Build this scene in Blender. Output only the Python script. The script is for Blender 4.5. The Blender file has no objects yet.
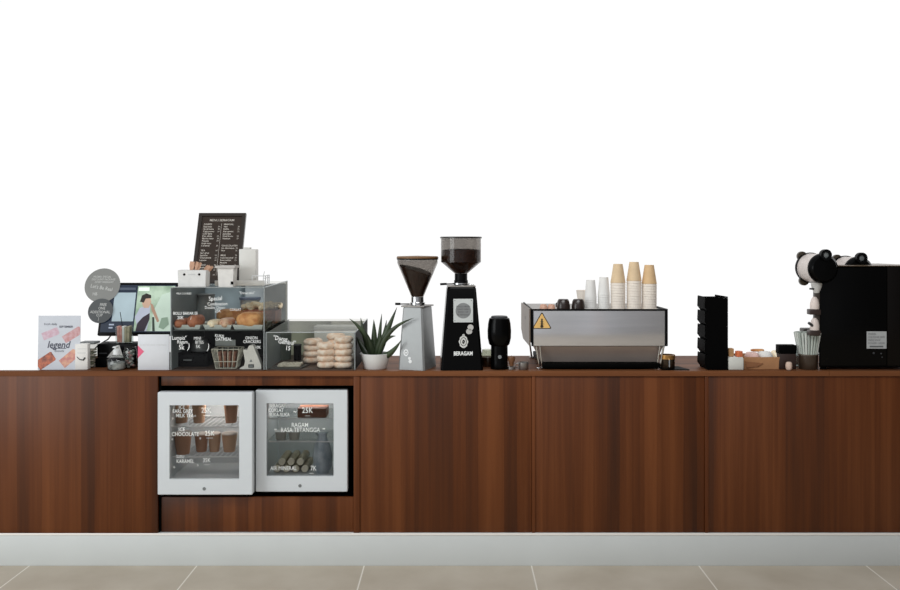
import bpy, bmesh, math, random
from mathutils import Vector, Matrix
random.seed(7)
PI = math.pi
sc = bpy.context.scene
C = sc.collection
# ---------------------------------------------------------------- camera model
F, D, CX, HY, H = 882.0, 4.2, 455.0, 245.0, 1.5238
TOP = H - 126 * D / F                       # counter height

def X(px, d=0.0): return (px - CX) * (D + d) / F
def Z(py, d=0.0): return H - (py - HY) * (D + d) / F
def U(d=0.0): return (D + d) / F

cam_d = bpy.data.cameras.new('camera')
cam = bpy.data.objects.new('camera', cam_d)
C.objects.link(cam)
cam.location = (0, -D, H)
cam.rotation_euler = (PI / 2, 0, 0)
cam_d.sensor_width = 36
cam_d.lens = F / 900 * 36
cam_d.shift_x = (450 - CX) / 900
cam_d.shift_y = (HY - 295) / 900
sc.camera = cam

# ---------------------------------------------------------------- materials
def lin(c):
    out = []
    for v in c:
        v = v / 255.0
        out.append(v / 12.92 if v <= 0.04045 else ((v + 0.055) / 1.055) ** 2.4)
    return (*out, 1.0)

class NT:
    def __init__(s, tree):
        s.t = tree
        s.n = tree.nodes
    def add(s, kind, **kw):
        nd = s.n.new(kind)
        for k, v in kw.items(): setattr(nd, k, v)
        return nd
    def link(s, a, b): s.t.links.new(a, b)
    def math(s, op, a, b=None, c=None, clamp=False):
        nd = s.add('ShaderNodeMath', operation=op, use_clamp=clamp)
        for i, v in enumerate((a, b, c)):
            if v is None: continue
            if isinstance(v, (int, float)): nd.inputs[i].default_value = v
            else: s.link(v, nd.inputs[i])
        return nd.outputs[0]
    def mix(s, f, a, b, blend='MIX'):
        nd = s.add('ShaderNodeMix', data_type='RGBA', blend_type=blend)
        for sock, v in ((nd.inputs[0], f), (nd.inputs[6], a), (nd.inputs[7], b)):
            if isinstance(v, (int, float)): sock.default_value = v
            elif isinstance(v, tuple): sock.default_value = v
            else: s.link(v, sock)
        return nd.outputs[2]
    def ramp(s, f, stops):
        nd = s.add('ShaderNodeValToRGB')
        e = nd.color_ramp.elements
        while len(e) < len(stops): e.new(0.5)
        for i, (p, c) in enumerate(stops):
            e[i].position = p
            e[i].color = c
        s.link(f, nd.inputs[0])
        return nd.outputs[0]

MATS = {}
def mat(name, col, rough=0.5, metal=0.0, spec=0.5, var=0.06, scale=30.0, bump=0.0, emit=0.0, coat=0.0, stretch=None, col2=None, sheen=0.0):
    if name in MATS: return MATS[name]
    m = bpy.data.materials.new(name)
    m.use_nodes = True
    t = NT(m.node_tree)
    b = t.n['Principled BSDF']
    tc = t.add('ShaderNodeTexCoord')
    mp = t.add('ShaderNodeMapping')
    mp.inputs['Scale'].default_value = stretch or (1, 1, 1)
    t.link(tc.outputs['Object'], mp.inputs['Vector'])
    nz = t.add('ShaderNodeTexNoise')
    nz.inputs['Scale'].default_value = scale
    nz.inputs['Detail'].default_value = 4
    t.link(mp.outputs[0], nz.inputs['Vector'])
    c = lin(col)
    if col2:
        c2 = lin(col2)
        colr = t.ramp(nz.outputs[0], [(0.38, c), (0.62, c2)])
    else:
        lo = tuple(max(0, v * (1 - var)) for v in c[:3]) + (1,)
        hi = tuple(min(1, v * (1 + var)) for v in c[:3]) + (1,)
        colr = t.ramp(nz.outputs[0], [(0.3, lo), (0.7, hi)])
    t.link(colr, b.inputs['Base Color'])
    b.inputs['Roughness'].default_value = rough
    b.inputs['Metallic'].default_value = metal
    b.inputs['Specular IOR Level'].default_value = spec
    b.inputs['Coat Weight'].default_value = coat
    if emit:
        t.link(colr, b.inputs['Emission Color'])
        b.inputs['Emission Strength'].default_value = emit
    if bump:
        bp = t.add('ShaderNodeBump')
        bp.inputs['Strength'].default_value = bump
        bp.inputs['Distance'].default_value = 0.002
        t.link(nz.outputs[0], bp.inputs['Height'])
        t.link(bp.outputs[0], b.inputs['Normal'])
    MATS[name] = m
    return m

def glass(name, tint=(235, 240, 238), refl=1.0, rough=0.02):
    if name in MATS: return MATS[name]
    m = bpy.data.materials.new(name)
    m.use_nodes = True
    t = NT(m.node_tree)
    t.n.remove(t.n['Principled BSDF'])
    out = t.n['Material Output']
    tr = t.add('ShaderNodeBsdfTransparent'); tr.inputs[0].default_value = tuple(v ** .5 for v in lin(tint)[:3]) + (1,)
    gl = t.add('ShaderNodeBsdfGlossy'); gl.inputs['Roughness'].default_value = rough
    fr = t.add('ShaderNodeFresnel'); fr.inputs[0].default_value = 1.45
    nz = t.add('ShaderNodeTexNoise'); nz.inputs['Scale'].default_value = 6
    ge = t.add('ShaderNodeNewGeometry')
    fq = t.math('MULTIPLY', fr.outputs[0], t.math('SUBTRACT', 1.0, ge.outputs['Backfacing']))
    k = t.math('MULTIPLY', t.math('MULTIPLY', fq, refl), t.math('MULTIPLY_ADD', nz.outputs[0], 0.3, 0.85), clamp=True)
    mx = t.add('ShaderNodeMixShader')
    t.link(k, mx.inputs[0]); t.link(tr.outputs[0], mx.inputs[1]); t.link(gl.outputs[0], mx.inputs[2])
    t.link(mx.outputs[0], out.inputs[0])
    MATS[name] = m
    return m

def wood_material(name, dark, mid, light, rough=0.38, axis='z', spec=0.45):
    m = bpy.data.materials.new(name)
    m.use_nodes = True
    t = NT(m.node_tree)
    b = t.n['Principled BSDF']
    ge = t.add('ShaderNodeNewGeometry')
    sc1 = {'z': (1, 1, 0.05), 'x': (0.05, 1, 1)}[axis]
    mp = t.add('ShaderNodeMapping'); mp.inputs['Scale'].default_value = sc1
    t.link(ge.outputs['Position'], mp.inputs['Vector'])
    n1 = t.add('ShaderNodeTexNoise'); n1.inputs['Scale'].default_value = 9; n1.inputs['Detail'].default_value = 2
    t.link(mp.outputs[0], n1.inputs['Vector'])
    mp2 = t.add('ShaderNodeMapping'); mp2.inputs['Scale'].default_value = {'z': (1, 1, 0.02), 'x': (0.02, 1, 1)}[axis]
    t.link(ge.outputs['Position'], mp2.inputs['Vector'])
    n2 = t.add('ShaderNodeTexNoise'); n2.inputs['Scale'].default_value = 55; n2.inputs['Detail'].default_value = 5; n2.inputs['Roughness'].default_value = 0.6
    t.link(mp2.outputs[0], n2.inputs['Vector'])
    # strips of veneer, each of its own tone
    sp = t.add('ShaderNodeSeparateXYZ'); t.link(mp.outputs[0], sp.inputs[0])
    wob = t.math('MULTIPLY_ADD', n1.outputs[0], 0.02, sp.outputs[0 if axis == 'z' else 1])
    wn = t.add('ShaderNodeTexWhiteNoise', noise_dimensions='1D')
    t.link(t.math('FLOOR', t.math('DIVIDE', wob, 0.061)), wn.inputs['W'])
    f = t.math('ADD', t.math('MULTIPLY', n1.outputs[0], 0.62), t.math('MULTIPLY', wn.outputs[0], 0.2))
    f = t.math('ADD', f, t.math('MULTIPLY', n2.outputs[0], 0.34))
    colr = t.ramp(f, [(0.35, lin(dark)), (0.56, lin(mid)), (0.79, lin(light))])
    t.link(colr, b.inputs['Base Color'])
    b.inputs['Roughness'].default_value = rough
    b.inputs['Specular IOR Level'].default_value = spec
    bp = t.add('ShaderNodeBump'); bp.inputs['Strength'].default_value = 0.08; bp.inputs['Distance'].default_value = 0.001
    t.link(n2.outputs[0], bp.inputs['Height']); t.link(bp.outputs[0], b.inputs['Normal'])
    MATS[name] = m
    return m

WOOD = wood_material('walnut_laminate', (62, 28, 5), (89, 43, 9), (114, 62, 26), spec=.34, rough=.46)
WOODTOP = wood_material('walnut_worktop', (84, 48, 26), (110, 66, 38), (128, 82, 52), rough=0.55, axis='x', spec=0.15)

def floor_material():
    m = bpy.data.materials.new('beige_tile')
    m.use_nodes = True
    t = NT(m.node_tree)
    b = t.n['Principled BSDF']
    ge = t.add('ShaderNodeNewGeometry')
    sp = t.add('ShaderNodeSeparateXYZ'); t.link(ge.outputs['Position'], sp.inputs[0])
    def line(v, off):
        q = t.math('FRACT', t.math('DIVIDE', t.math('ADD', v, off), 0.795))
        dd = t.math('MINIMUM', q, t.math('SUBTRACT', 1.0, q))
        return t.math('LESS_THAN', dd, 0.0042)
    g = t.math('MAXIMUM', line(sp.outputs[0], -0.3634 + 7.95), line(sp.outputs[1], 0.52 + 7.95))
    nz = t.add('ShaderNodeTexNoise'); nz.inputs['Scale'].default_value = 3.2; nz.inputs['Detail'].default_value = 6
    t.link(ge.outputs['Position'], nz.inputs['Vector'])
    tile = t.ramp(nz.outputs[0], [(0.3, lin((178, 166, 148))), (0.7, lin((196, 186, 170)))])
    t.link(t.mix(g, tile, lin((228, 222, 212))), b.inputs['Base Color'])
    b.inputs['Roughness'].default_value = 0.45
    b.inputs['Specular IOR Level'].default_value = 0.35
    return m

SKIRT = mat('grey_white_skirting', (210, 214, 213), 0.45, var=0.02, scale=4)
BLACK = mat('black_satin', (7, 7, 8), 0.4, spec=0.12)
BLACKM = mat('black_matte', (4, 4, 4), 0.6, spec=0.04)
BLACKG = mat('black_gloss', (4, 4, 4), 0.2, spec=0.10)
DARKGREY = mat('dark_grey', (52, 54, 56), 0.5)
MIDGREY = mat('mid_grey', (120, 124, 124), 0.5)
WHITE = mat('white_plastic', (222, 224, 224), 0.4, var=0.02)
FRIDGEW = mat('fridge_white', (214, 219, 222), 0.35, var=0.015, scale=5)
FRIDGEIN = mat('fridge_liner', (202, 207, 210), 0.5, var=0.03, scale=6)
PAPER = mat('white_paper', (226, 224, 220), 0.7, var=0.03)
CHALK = mat('white_marker', (238, 240, 238), 0.8, var=0.02, spec=0.1)
CHALKDIM = mat('grey_marker', (196, 198, 198), 0.8, var=0.02, spec=0.1)
STEEL = mat('brushed_steel', (206, 205, 206), 0.17, metal=.75, var=0.05, scale=40, stretch=(0.05, 1, 1))
STEELDULL = mat('dull_steel', (150, 146, 142), 0.42, metal=0.9, var=0.06)
CHROME = mat('chrome', (205, 205, 205), 0.12, metal=1.0, var=0.02)
SILVER = mat('silver_paint', (150, 152, 152), 0.4, metal=0.45, var=0.03)
BEANS = mat('coffee_beans', (46, 24, 14), 0.45, scale=160, bump=1.0, col2=(92, 54, 34))
LEAF = mat('aloe_leaf', (38, 48, 30), 0.45, scale=14, col2=(60, 74, 48), stretch=(1, 1, .4))
SOIL = mat('potting_soil', (30, 22, 16), 0.9, scale=120, bump=1.0)
KRAFT = mat('kraft_paper', (216, 190, 154), 0.75, var=0.05)
KRAFT2 = mat('orange_kraft_paper', (214, 180, 136), 0.75, var=0.05)
CREAM = mat('cream_paper', (232, 222, 210), 0.75, var=0.025)
WHITECUP = mat('white_cup_paper', (228, 226, 222), 0.7, var=0.02)
DOUGH = mat('sugared_dough', (236, 202, 176), 0.8, scale=45, bump=0.6, col2=(248, 230, 214))
CRUST = mat('bread_crust', (190, 122, 68), 0.6, scale=30, bump=0.5, col2=(226, 168, 108))
CRUSTDARK = mat('dark_crust', (142, 80, 54), 0.6, scale=30, bump=0.4, col2=(186, 118, 84))
CRUMBLE = mat('cream_crumble', (238, 216, 180), 0.85, scale=70, bump=.6, col2=(250, 238, 214))
GLASS = glass('clear_glass', (222, 228, 226))
CASEGLASS = glass('case_glass', (236, 238, 236), refl=0.5)
CASETOP = glass('case_top_glass', (238, 238, 234), refl=0.3)
CASESIDE = mat('case_side_grey', (120, 128, 130), .35, var=.1, scale=4)
CASEGLASSD = glass('case_side_glass', (150, 150, 142), refl=0.3)
FRIDGEGLASS = glass('fridge_glass', (192, 192, 192), refl=0.6)
SMOKE = glass('smoked_plastic', (176, 172, 168), refl=1.0, rough=0.1)
ALU = mat('case_trim_aluminium', (170, 176, 176), 0.4, metal=0.5)

# ---------------------------------------------------------------- mesh builder
class B:
    def __init__(s): s.bm = bmesh.new()
    def _mi(s, faces, mi):
        for f in faces: f.material_index = mi
        return s
    def box(s, x0, x1, y0, y1, z0, z1, bev=0.0, mi=0, seg=2):
        if bev:
            t = bmesh.new()
            r = bmesh.ops.create_cube(t, size=1)
            for v in r['verts']:
                v.co = Vector((x0 + (v.co.x + .5) * (x1 - x0), y0 + (v.co.y + .5) * (y1 - y0), z0 + (v.co.z + .5) * (z1 - z0)))
            bmesh.ops.bevel(t, geom=t.edges[:], offset=bev, segments=seg, affect='EDGES', profile=0.5)
            return s.merge(t, mi)
        c = [s.bm.verts.new((x, y, z)) for z in (z0, z1) for y in (y0, y1) for x in (x0, x1)]
        return s._mi([s.bm.faces.new([c[i] for i in q]) for q in ((0, 1, 3, 2), (4, 6, 7, 5), (0, 4, 5, 1), (2, 3, 7, 6), (0, 2, 6, 4), (1, 5, 7, 3))], mi)
    def merge(s, t, mi=0, M=None):
        vm = {}
        for v in t.verts: vm[v] = s.bm.verts.new(M @ v.co if M else v.co)
        for f in t.faces:
            nf = s.bm.faces.new([vm[v] for v in f.verts]); nf.material_index = mi
        t.free()
        return s
    def loft(s, rings, caps=True, mi=0, closed=False):
        rs = [[s.bm.verts.new(p) for p in r] for r in rings]
        n = len(rs[0]); fs = []
        pairs = list(zip(rs, rs[1:])) + ([(rs[-1], rs[0])] if closed else [])
        for a, b in pairs:
            for i in range(n):
                fs.append(s.bm.faces.new((a[i], a[(i + 1) % n], b[(i + 1) % n], b[i])))
        if caps and not closed:
            fs.append(s.bm.faces.new(rs[0][::-1])); fs.append(s.bm.faces.new(rs[-1]))
        return s._mi(fs, mi)
    def lathe(s, prof, n=28, M=None, mi=0, closed=False):
        M = M or Matrix()
        rings = []
        for r, z in prof:
            r = max(r, 1e-4)
            rings.append([M @ Vector((r * math.cos(2 * PI * i / n), r * math.sin(2 * PI * i / n), z)) for i in range(n)])
        return s.loft(rings, caps=not closed, mi=mi, closed=closed)
    def tube(s, pts, r, n=8, mi=0):
        pts = [Vector(p) for p in pts]; rings = []
        k = len(pts)
        up = None
        for i, p in enumerate(pts):
            tg = (pts[min(i + 1, k - 1)] - pts[max(i - 1, 0)]).normalized()
            if up is None: up = Vector((0, 0, 1)) if abs(tg.z) < .9 else Vector((1, 0, 0))
            a = tg.cross(up).normalized(); up2 = a.cross(tg).normalized(); up = up2
            rr = r[i] if isinstance(r, (list, tuple)) else r
            rings.append([p + a * (rr * math.cos(2 * PI * j / n)) + up2 * (rr * math.sin(2 * PI * j / n)) for j in range(n)])
        return s.loft(rings, mi=mi)
    def prism(s, poly, y0, y1, mi=0):          # poly in x, z
        return s.loft([[(x, y0, z) for x, z in poly], [(x, y1, z) for x, z in poly]], mi=mi)
    def disc(s, cx, cz, r, y0, y1, n=32, mi=0, sx=1.0):
        return s.prism([(cx + sx * r * math.cos(2 * PI * i / n), cz + r * math.sin(2 * PI * i / n)) for i in range(n)], y0, y1, mi)
    def sphere(s, c, rx, ry=None, rz=None, mi=0, u=16, v=10):
        t = bmesh.new(); bmesh.ops.create_uvsphere(t, u_segments=u, v_segments=v, radius=1)
        M = Matrix.Translation(c) @ Matrix.Diagonal((rx, ry or rx, rz or rx, 1))
        return s.merge(t, mi, M)
    def text(s, txt, x, z, size, y=0.0, align='CENTER', bold=0.0, shear=0.0, mi=0, rot=0.0, wx=1.0):
        cu = bpy.data.curves.new('t', 'FONT')
        cu.body = txt; cu.size = size; cu.align_x = align; cu.align_y = 'CENTER'
        cu.offset = bold * size; cu.shear = shear; cu.resolution_u = 2
        o = bpy.data.objects.new('t', cu); C.objects.link(o)
        dg = bpy.context.evaluated_depsgraph_get(); dg.update()
        me = bpy.data.meshes.new_from_object(o.evaluated_get(dg))
        t = bmesh.new(); t.from_mesh(me)
        bpy.data.objects.remove(o); bpy.data.curves.remove(cu); bpy.data.meshes.remove(me)
        M = Matrix.Translation((x, y, z)) @ Matrix.Rotation(PI / 2, 4, 'X') @ Matrix.Rotation(rot, 4, 'Z') @ Matrix.Diagonal((wx, 1, 1, 1))
        return s.merge(t, mi, M)
    def noise(s, amp, seed=0):
        rnd = random.Random(seed)
        for v in s.bm.verts: v.co += Vector((rnd.uniform(-amp, amp), rnd.uniform(-amp, amp), rnd.uniform(-amp, amp)))
        return s
    def xform(s, M):
        for v in s.bm.verts: v.co = M @ v.co
        return s
    def obj(s, name, mats, parent=None, angle=38, keep_normals=False):
        me = bpy.data.meshes.new(name)
        if not keep_normals: bmesh.ops.recalc_face_normals(s.bm, faces=s.bm.faces[:])
        s.bm.to_mesh(me); s.bm.free()
        me.shade_smooth(); me.set_sharp_from_angle(angle=math.radians(angle))
        for m in (mats if isinstance(mats, (list, tuple)) else [mats]): me.materials.append(m)
        o = bpy.data.objects.new(name, me); C.objects.link(o)
        if parent: o.parent = parent
        return o

def tag(o, label, cat, group=None):
    o['label'] = label; o['category'] = cat
    if group: o['group'] = group
    return o
def thing(name, label, cat, loc, rot=0.0, group=None):
    o = bpy.data.objects.new(name, None); C.objects.link(o)
    o.empty_display_size = 0.05
    o.location = loc
    o.rotation_euler = rot if isinstance(rot, tuple) else (0, 0, rot)
    return tag(o, label, cat, group)
def struct(o): o['kind'] = 'structure'; return o
def dup(root, loc, rot=0.0, label=None, group=None):
    r = root.copy(); C.objects.link(r)
    r.location = loc; r.rotation_euler = rot if isinstance(rot, tuple) else (0, 0, rot)
    if label: r['label'] = label
    if group: r['group'] = group
    for ch in list(root.children):
        c = ch.copy(); C.objects.link(c); c.parent = r
        for g in list(ch.children):
            q = g.copy(); C.objects.link(q); q.parent = c
    return r
def rect(x0, x1, z0, z1): return [(x0, z0), (x1, z0), (x1, z1), (x0, z1)]
def ordinal(i): return ['first', 'second', 'third', 'fourth', 'fifth', 'sixth', 'seventh', 'eighth', 'ninth', 'tenth', 'eleventh', 'twelfth'][i]

# ================================================================ setting
b = B(); b.box(-5, 5, -4.6, 1.6, -0.05, 0.0)
struct(b.obj('floor', floor_material()))
b = B(); b.box(X(-40), X(945), -0.012, 0.03, 0.0, Z(533), bev=0.002)
struct(b.obj('baseboard_front', SKIRT))
b = B(); b.box(X(-40), X(945), -.0145, -.0122, Z(535.3, -.0135), Z(533.2, -.0135), bev=.0005)
struct(b.obj('trim_1', mat('pale_edge_strip', (246, 242, 236), .4, var=.01)))

# ================================================================ counter
SL = TOP - 5 * U()             # underside of the worktop
ZB = Z(533)
BACK = 0.56
b = B()
poly = [(X(-40), -0.004), (X(829) - 0.0008, -0.004), (X(829) - 0.0008, BACK + .02), (X(36), BACK + .02), (X(36), 0.03), (X(-40), 0.03)]
b.loft([[(x, y, SL) for x, y in poly], [(x, y, TOP) for x, y in poly]])
tag(b.obj('worktop', WOODTOP), 'long walnut worktop running over the counter units under the display cases and coffee machines', 'worktop')
b = B(); b.box(X(829) + .0008, X(945), -0.004, BACK + .02, SL, TOP)
tag(b.obj('worktop', WOODTOP), 'short walnut worktop length under the big black machine at the counter end', 'worktop')

def counter_unit(px0, px1, label, panel_y=0.006, back_px0=None, stile=True, gap=0.0):
    x0, x1 = X(px0), X(px1)
    t = thing('counter_unit', label, 'counter', (x0, 0, ZB))
    w, h = x1 - x0, SL - ZB - .0005
    b = B(); b.box(.001 if not stile else .0, w - gap - (0.018 if stile else 0), panel_y, panel_y + .02, 0, h, bev=.0012)
    b.obj('front_panel', WOOD, t)
    if stile:
        b = B(); b.box(w - .0165, w - .0005, .001, BACK, 0, h, bev=.001); b.obj('stile', WOOD, t)
    cx0 = (X(back_px0) - x0) if back_px0 is not None else 0.0
    b = B(); b.box(cx0, cx0 + .018, panel_y + .021, BACK, 0, h); b.obj('side_board', WOOD, t)
    b = B(); b.box(cx0 + .019, w - .02 - gap, BACK - .018, BACK, 0, h); b.obj('back_board', WOOD, t)
    b = B(); b.box(cx0 + .019, w - .02 - gap, panel_y + .021, BACK - .019, 0, .018); b.obj('bottom_board', WOOD, t)
    return t
counter_unit(-40, 158, 'walnut counter unit left of the two fridges, with one plain front panel', panel_y=-.004, back_px0=36, stile=False)
counter_unit(360, 535.5, 'walnut counter unit beside the fridges, under the two tall coffee grinders')
counter_unit(535.5, 708.5, 'walnut counter unit under the espresso machine and its paper cups')
counter_unit(708.5, 945, 'dark walnut counter unit at the far right under the big black machine')

# fridge bay
x0, x1 = X(160.5), X(359.8)
bay = thing('counter_unit', 'walnut counter unit with an open bay holding two small white fridges', 'counter', (x0, 0, ZB))
w, h = x1 - x0, SL - ZB - .0005
zf = Z(498) - ZB; zt = Z(386) - ZB
wr = X(353.5) - x0
b = B(); b.box(0, wr, .012, .03, zt, h, bev=.001); b.obj('top_rail', WOOD, bay)
b = B(); b.box(0, wr, .014, .032, 0, zf, bev=.001); b.obj('bottom_panel', WOOD, bay)
b = B(); b.box(wr + .0005, w - .0005, .001, BACK, 0, h, bev=.001); b.obj('stile', WOOD, bay)
b = B(); b.box(-.0112, -.0004, .012, BACK, 0, h); b.obj('side_board', BLACKM, bay)  # black filler, puts the shadow gap's shade into the board colour
b = B(); b.box(.0, wr, .033, BACK, zf - .018, zf); b.obj('bay_floor', BLACKM, bay)
b = B(); b.box(.0, wr, BACK - .018, BACK, zf, h); b.obj('back_board', BLACKM, bay)
b = B(); b.box(.0, wr, .031, BACK - .02, zt + .02, zt + .03); b.obj('bay_ceiling', BLACKM, bay)

# ---------------------------------------------------------------- mini fridges
FBZ = Z(498)
def mini_fridge(px0, px1, d, py0, py1, gpx, gpy, label, lines, shelf_py, wire):
    u = U(d)
    xa, xb = X(px0, d), X(px1, d)
    w = xb - xa
    z0, z1 = Z(py1, d), Z(py0, d)
    t = thing('mini_fridge', label, 'fridge', ((xa + xb) / 2, d, FBZ))
    ox, oz = (xa + xb) / 2, FBZ
    lx = lambda p: X(p, d) - ox
    lz = lambda p: Z(p, d) - oz
    # door frame as a ring with an opening
    a0, a1, g0, g1 = lx(gpx[0]), lx(gpx[1]), lz(gpy[1]), lz(gpy[0])
    b = B()
    hw = w / 2
    zz0, zz1 = z0 - oz, z1 - oz
    def rr(x0, x1, zA, zB, r, n=4):
        out = []
        for cx, cz, s in ((x1 - r, zB - r, 0), (x0 + r, zB - r, PI / 2), (x0 + r, zA + r, PI), (x1 - r, zA + r, 1.5 * PI)):
            for k in range(n + 1):
                a = s + PI / 2 * k / n; out.append((cx + r * math.cos(a), cz + r * math.sin(a)))
        return out
    O = rr(-hw, hw, zz0, zz1, .006); I = rr(a0, a1, g0, g1, .003)
    O2 = rr(-hw + .003, hw - .003, zz0 + .003, zz1 - .003, .006)
    b.loft([[(x, .04, z) for x, z in I], [(x, .04, z) for x, z in O], [(x, .003, z) for x, z in O], [(x, 0, z) for x, z in O2], [(x, 0, z) for x, z in I]], closed=True)
    door = b.obj('door', FRIDGEW, t, angle=1)
    b = B(); b.box(a0 - .006 + .0065, a1 - .0005, .012, .016, g0 + .0005, g1 - .0005); b.obj('glass_pane', FRIDGEGLASS, door)
    b = B(); b.disc((a0 + a1) / 2, (g0 + zz0) / 2 - .008, .008, -.0015, 0, 20); b.obj('badge', MIDGREY, door)
    b = B(); b.box(-hw + .006, hw - .006, .0405, .052, zz0 + .006, zz1 - .006); 
    # seal: ring
    b.bm.clear()
    O = rect(-hw + .008, hw - .008, zz0 + .008, zz1 - .008); I2 = rect(a0 - .02, a1 + .02, g0 - .02, g1 + .02)
    b.loft([[(x, .041, z) for x, z in I2], [(x, .041, z) for x, z in O], [(x, .05, z) for x, z in O], [(x, .05, z) for x, z in I2]], closed=True)
    b.obj('door_seal', BLACKM, door)
    # cabinet: shell with a cavity
    dep = .44
    bx0, bx1, bz0, bz1 = -hw + .01, hw - .012, .014, zz1 - .004
    O = rect(bx0, bx1, bz0, bz1); I = rect(a0 - .018, a1 + .018, g0 - .014, g1 + .02)
    b = B()
    b.loft([[(x, .0505, z) for x, z in I], [(x, .0505, z) for x, z in O], [(x, dep, z) for x, z in O], [(x, dep, z) for x, z in I]], closed=True)
    b.obj('cabinet', BLACK, t)
    li = .003
    b = B(); k0, k1, k2, k3 = a0 - .0175, a1 + .0175, g0 - .0135, g1 + .0195
    Q = rect(k0, k1, k2, k3); Q2 = rect(k0 + li, k1 - li, k2 + li, k3 - li)
    b.loft([[(x, .0508, z) for x, z in Q], [(x, .36, z) for x, z in Q], [(x, .36 - li, z) for x, z in Q2], [(x, .0508, z) for x, z in Q2]], closed=True)
    b.box(k0 + li, k1 - li, .357, .36, k2 + li, k3 - li)
    b.obj('liner', FRIDGEIN, t)
    for sx in (-1, 1):
        for y in (.08, dep - .03):
            b = B(); b.lathe([(.012, 0), (.012, .0138)], 12, Matrix.Translation((sx * (hw - .05), y, 0))); b.obj('foot', BLACKM, t)
    shelves = []
    for py in shelf_py:
        zc = lz(py)
        # where the shelf front edge shows, from the pane back
        zc = (Z(py, d + .075)) - oz
        b = B()
        if wire:
            b.tube([(k0 + .005, .075, zc), (k1 - .005, .075, zc)], .0034, 6)
            b.tube([(k0 + .005, .345, zc), (k1 - .005, .345, zc)], .0022, 6)
            n = 15
            for i in range(n):
                xx = k0 + .012 + (k1 - k0 - .024) * i / (n - 1)
                b.tube([(xx, .076, zc), (xx, .344, zc)], .0016, 5)
            b.obj('wire_shelf', WHITE, t)
        else:
            b.box(k0 + .005, k1 - .005, .075, .345, zc - .002, zc + .002)
            b.obj('glass_shelf', GLASS, t)
            b2 = B(); b2.box(k0 + .005, k1 - .005, .070, .0748, zc - .003, zc + .003); b2.obj('shelf_edge', WHITE, t)
        shelves.append(oz + zc)
    for txt, px, py, hpx, bold, wx in lines:
        b = B(); b.text(txt, lx(px), lz(py), hpx * u / .69 * .95, y=.0112, bold=bold * .3, wx=wx * .78)
        b.obj('lettering', CHALK, door)
    return t, shelves, oz + k2 + li, (ox + k0, ox + k1)
f1, sh1, fl1, ex1 = mini_fridge(157.5, 252.5, -.04, 392.2, 494.9, (169.3, 239.2), (405.2, 479.2),
    'left white mini fridge with a glass door, chilled cups on its wire shelves',
    [('ICE', 181, 407.6, 3.6, .01, 1.1), ('EARL GREY', 182, 411.8, 3.8, .012, 1.0), ('MILK TEA', 184, 416.2, 3.8, .012, 1.05), ('25K', 205.5, 411, 5.4, .012, 1.05), ('------', 206, 415.6, 3.2, .012, 1.0),
     ('ICE', 181, 430, 4.0, .012, 1.05), ('CHOCOLATE', 184.5, 434.8, 4.2, .012, 1.0), ('25K', 209, 434, 5.2, .012, 1.05), ('------', 209, 438.2, 3.2, .012, 1.0),
     ('SUSU', 179.5, 457.3, 3.2, .006, 1.0), ('KARAMEL', 184.5, 462, 3.8, .006, 1.0), ('35K', 206, 461, 4.4, .0, 1.0), ('-----', 206, 465, 3, .0, 1.0),
     ('*', 172, 420, 4, 0, 1), ('*', 194.5, 417.5, 4, 0, 1), ('*', 171.5, 441, 4, 0, 1), ('*', 199.5, 440, 4, 0, 1), ('*', 173.5, 469, 4, 0, 1), ('*', 197, 467, 4, 0, 1)],
    (427, 457), True)
f2, sh2, fl2, ex2 = mini_fridge(255.4, 347.5, .03, 390, 492, (266.4, 333.6), (403.2, 476.2),
    'right white mini fridge with a glass door, stacked bottles on its floor',
    [('SERAGAM', 277.5, 406.3, 3.6, .008, 1.0), ('COKLAT', 275.5, 410.8, 3.6, .008, 1.0), ('SUKA-SUKA', 279, 415.3, 3.6, .008, 1.0), ('25K', 307, 411, 5.6, .014, 1.1), ('~', 294.5, 412, 5, .01, 1.0), ('-----', 307, 416, 3, 0, 1),
     ('RAGAM', 299.5, 425.6, 4.4, .012, 1.05), ('RASA TETANGGA', 300, 430.6, 4.6, .012, 1.0), ('-', 323.5, 428.4, 8, .01, 1.2), ('-', 275, 429, 7, .0, 1.2),
     ('AIR MINERAL', 283, 469, 4.2, .0, 1.0), ('7K', 313, 469, 5, .0, 1.0), ('----', 311, 473.6, 3, .0, 1.0)],
    (418.5, 441.5), False)

# chilled cups in the left fridge
def make_cup(name, label, cat, rim, base, ht, m, loc, rot=0.0, group=None, wall=.001, contents=None, n=24):
    t = thing(name, label, cat, loc, rot, group)
    b = B()
    b.lathe([(.0005, .002), (base - .001, .002), (base, 0), (rim, ht - .003), (rim + .0012, ht - .002), (rim + .0014, ht), (rim, ht + .0008), (rim - wall, ht), (base - wall, .0035), (.0005, .0035)], n, closed=False)
    b.obj('cup_body', m, t)
    if contents:
        k = rim - wall - .0015; z = ht * .9
        b = B(); b.lathe([(.0005, .0045), (base - wall - .0008, .0045), (k - (rim - base) * .1, z), (.0005, z)], n); b.obj('filling', contents, t)
    return t
TAN = mat('brown_paper_cup', (172, 126, 98), 0.75, var=0.06)
TAN2 = mat('pale_brown_paper_cup', (196, 156, 126), 0.75, var=0.06)
LIDM = mat('translucent_lid', (196, 184, 174), 0.35)
def lidded_cup(label, px, d, zb, wpx, hpx, m, group):
    u = U(d)
    t = make_cup('chilled_cup', label, 'cup', wpx * u / 2, wpx * u / 2 * .74, hpx * u, m, (X(px, d), d, zb), 0, group)
    r, hh = wpx * u / 2, hpx * u
    b = B(); b.lathe([(.0005, hh + .001), (r + .002, hh + .001), (r + .002, hh + .004), (r - .002, hh + .008), (.0005, hh + .008)], 24); b.obj('cup_lid', LIDM, t)
    return t
G1 = 'chilled cups in the left fridge'
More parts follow.
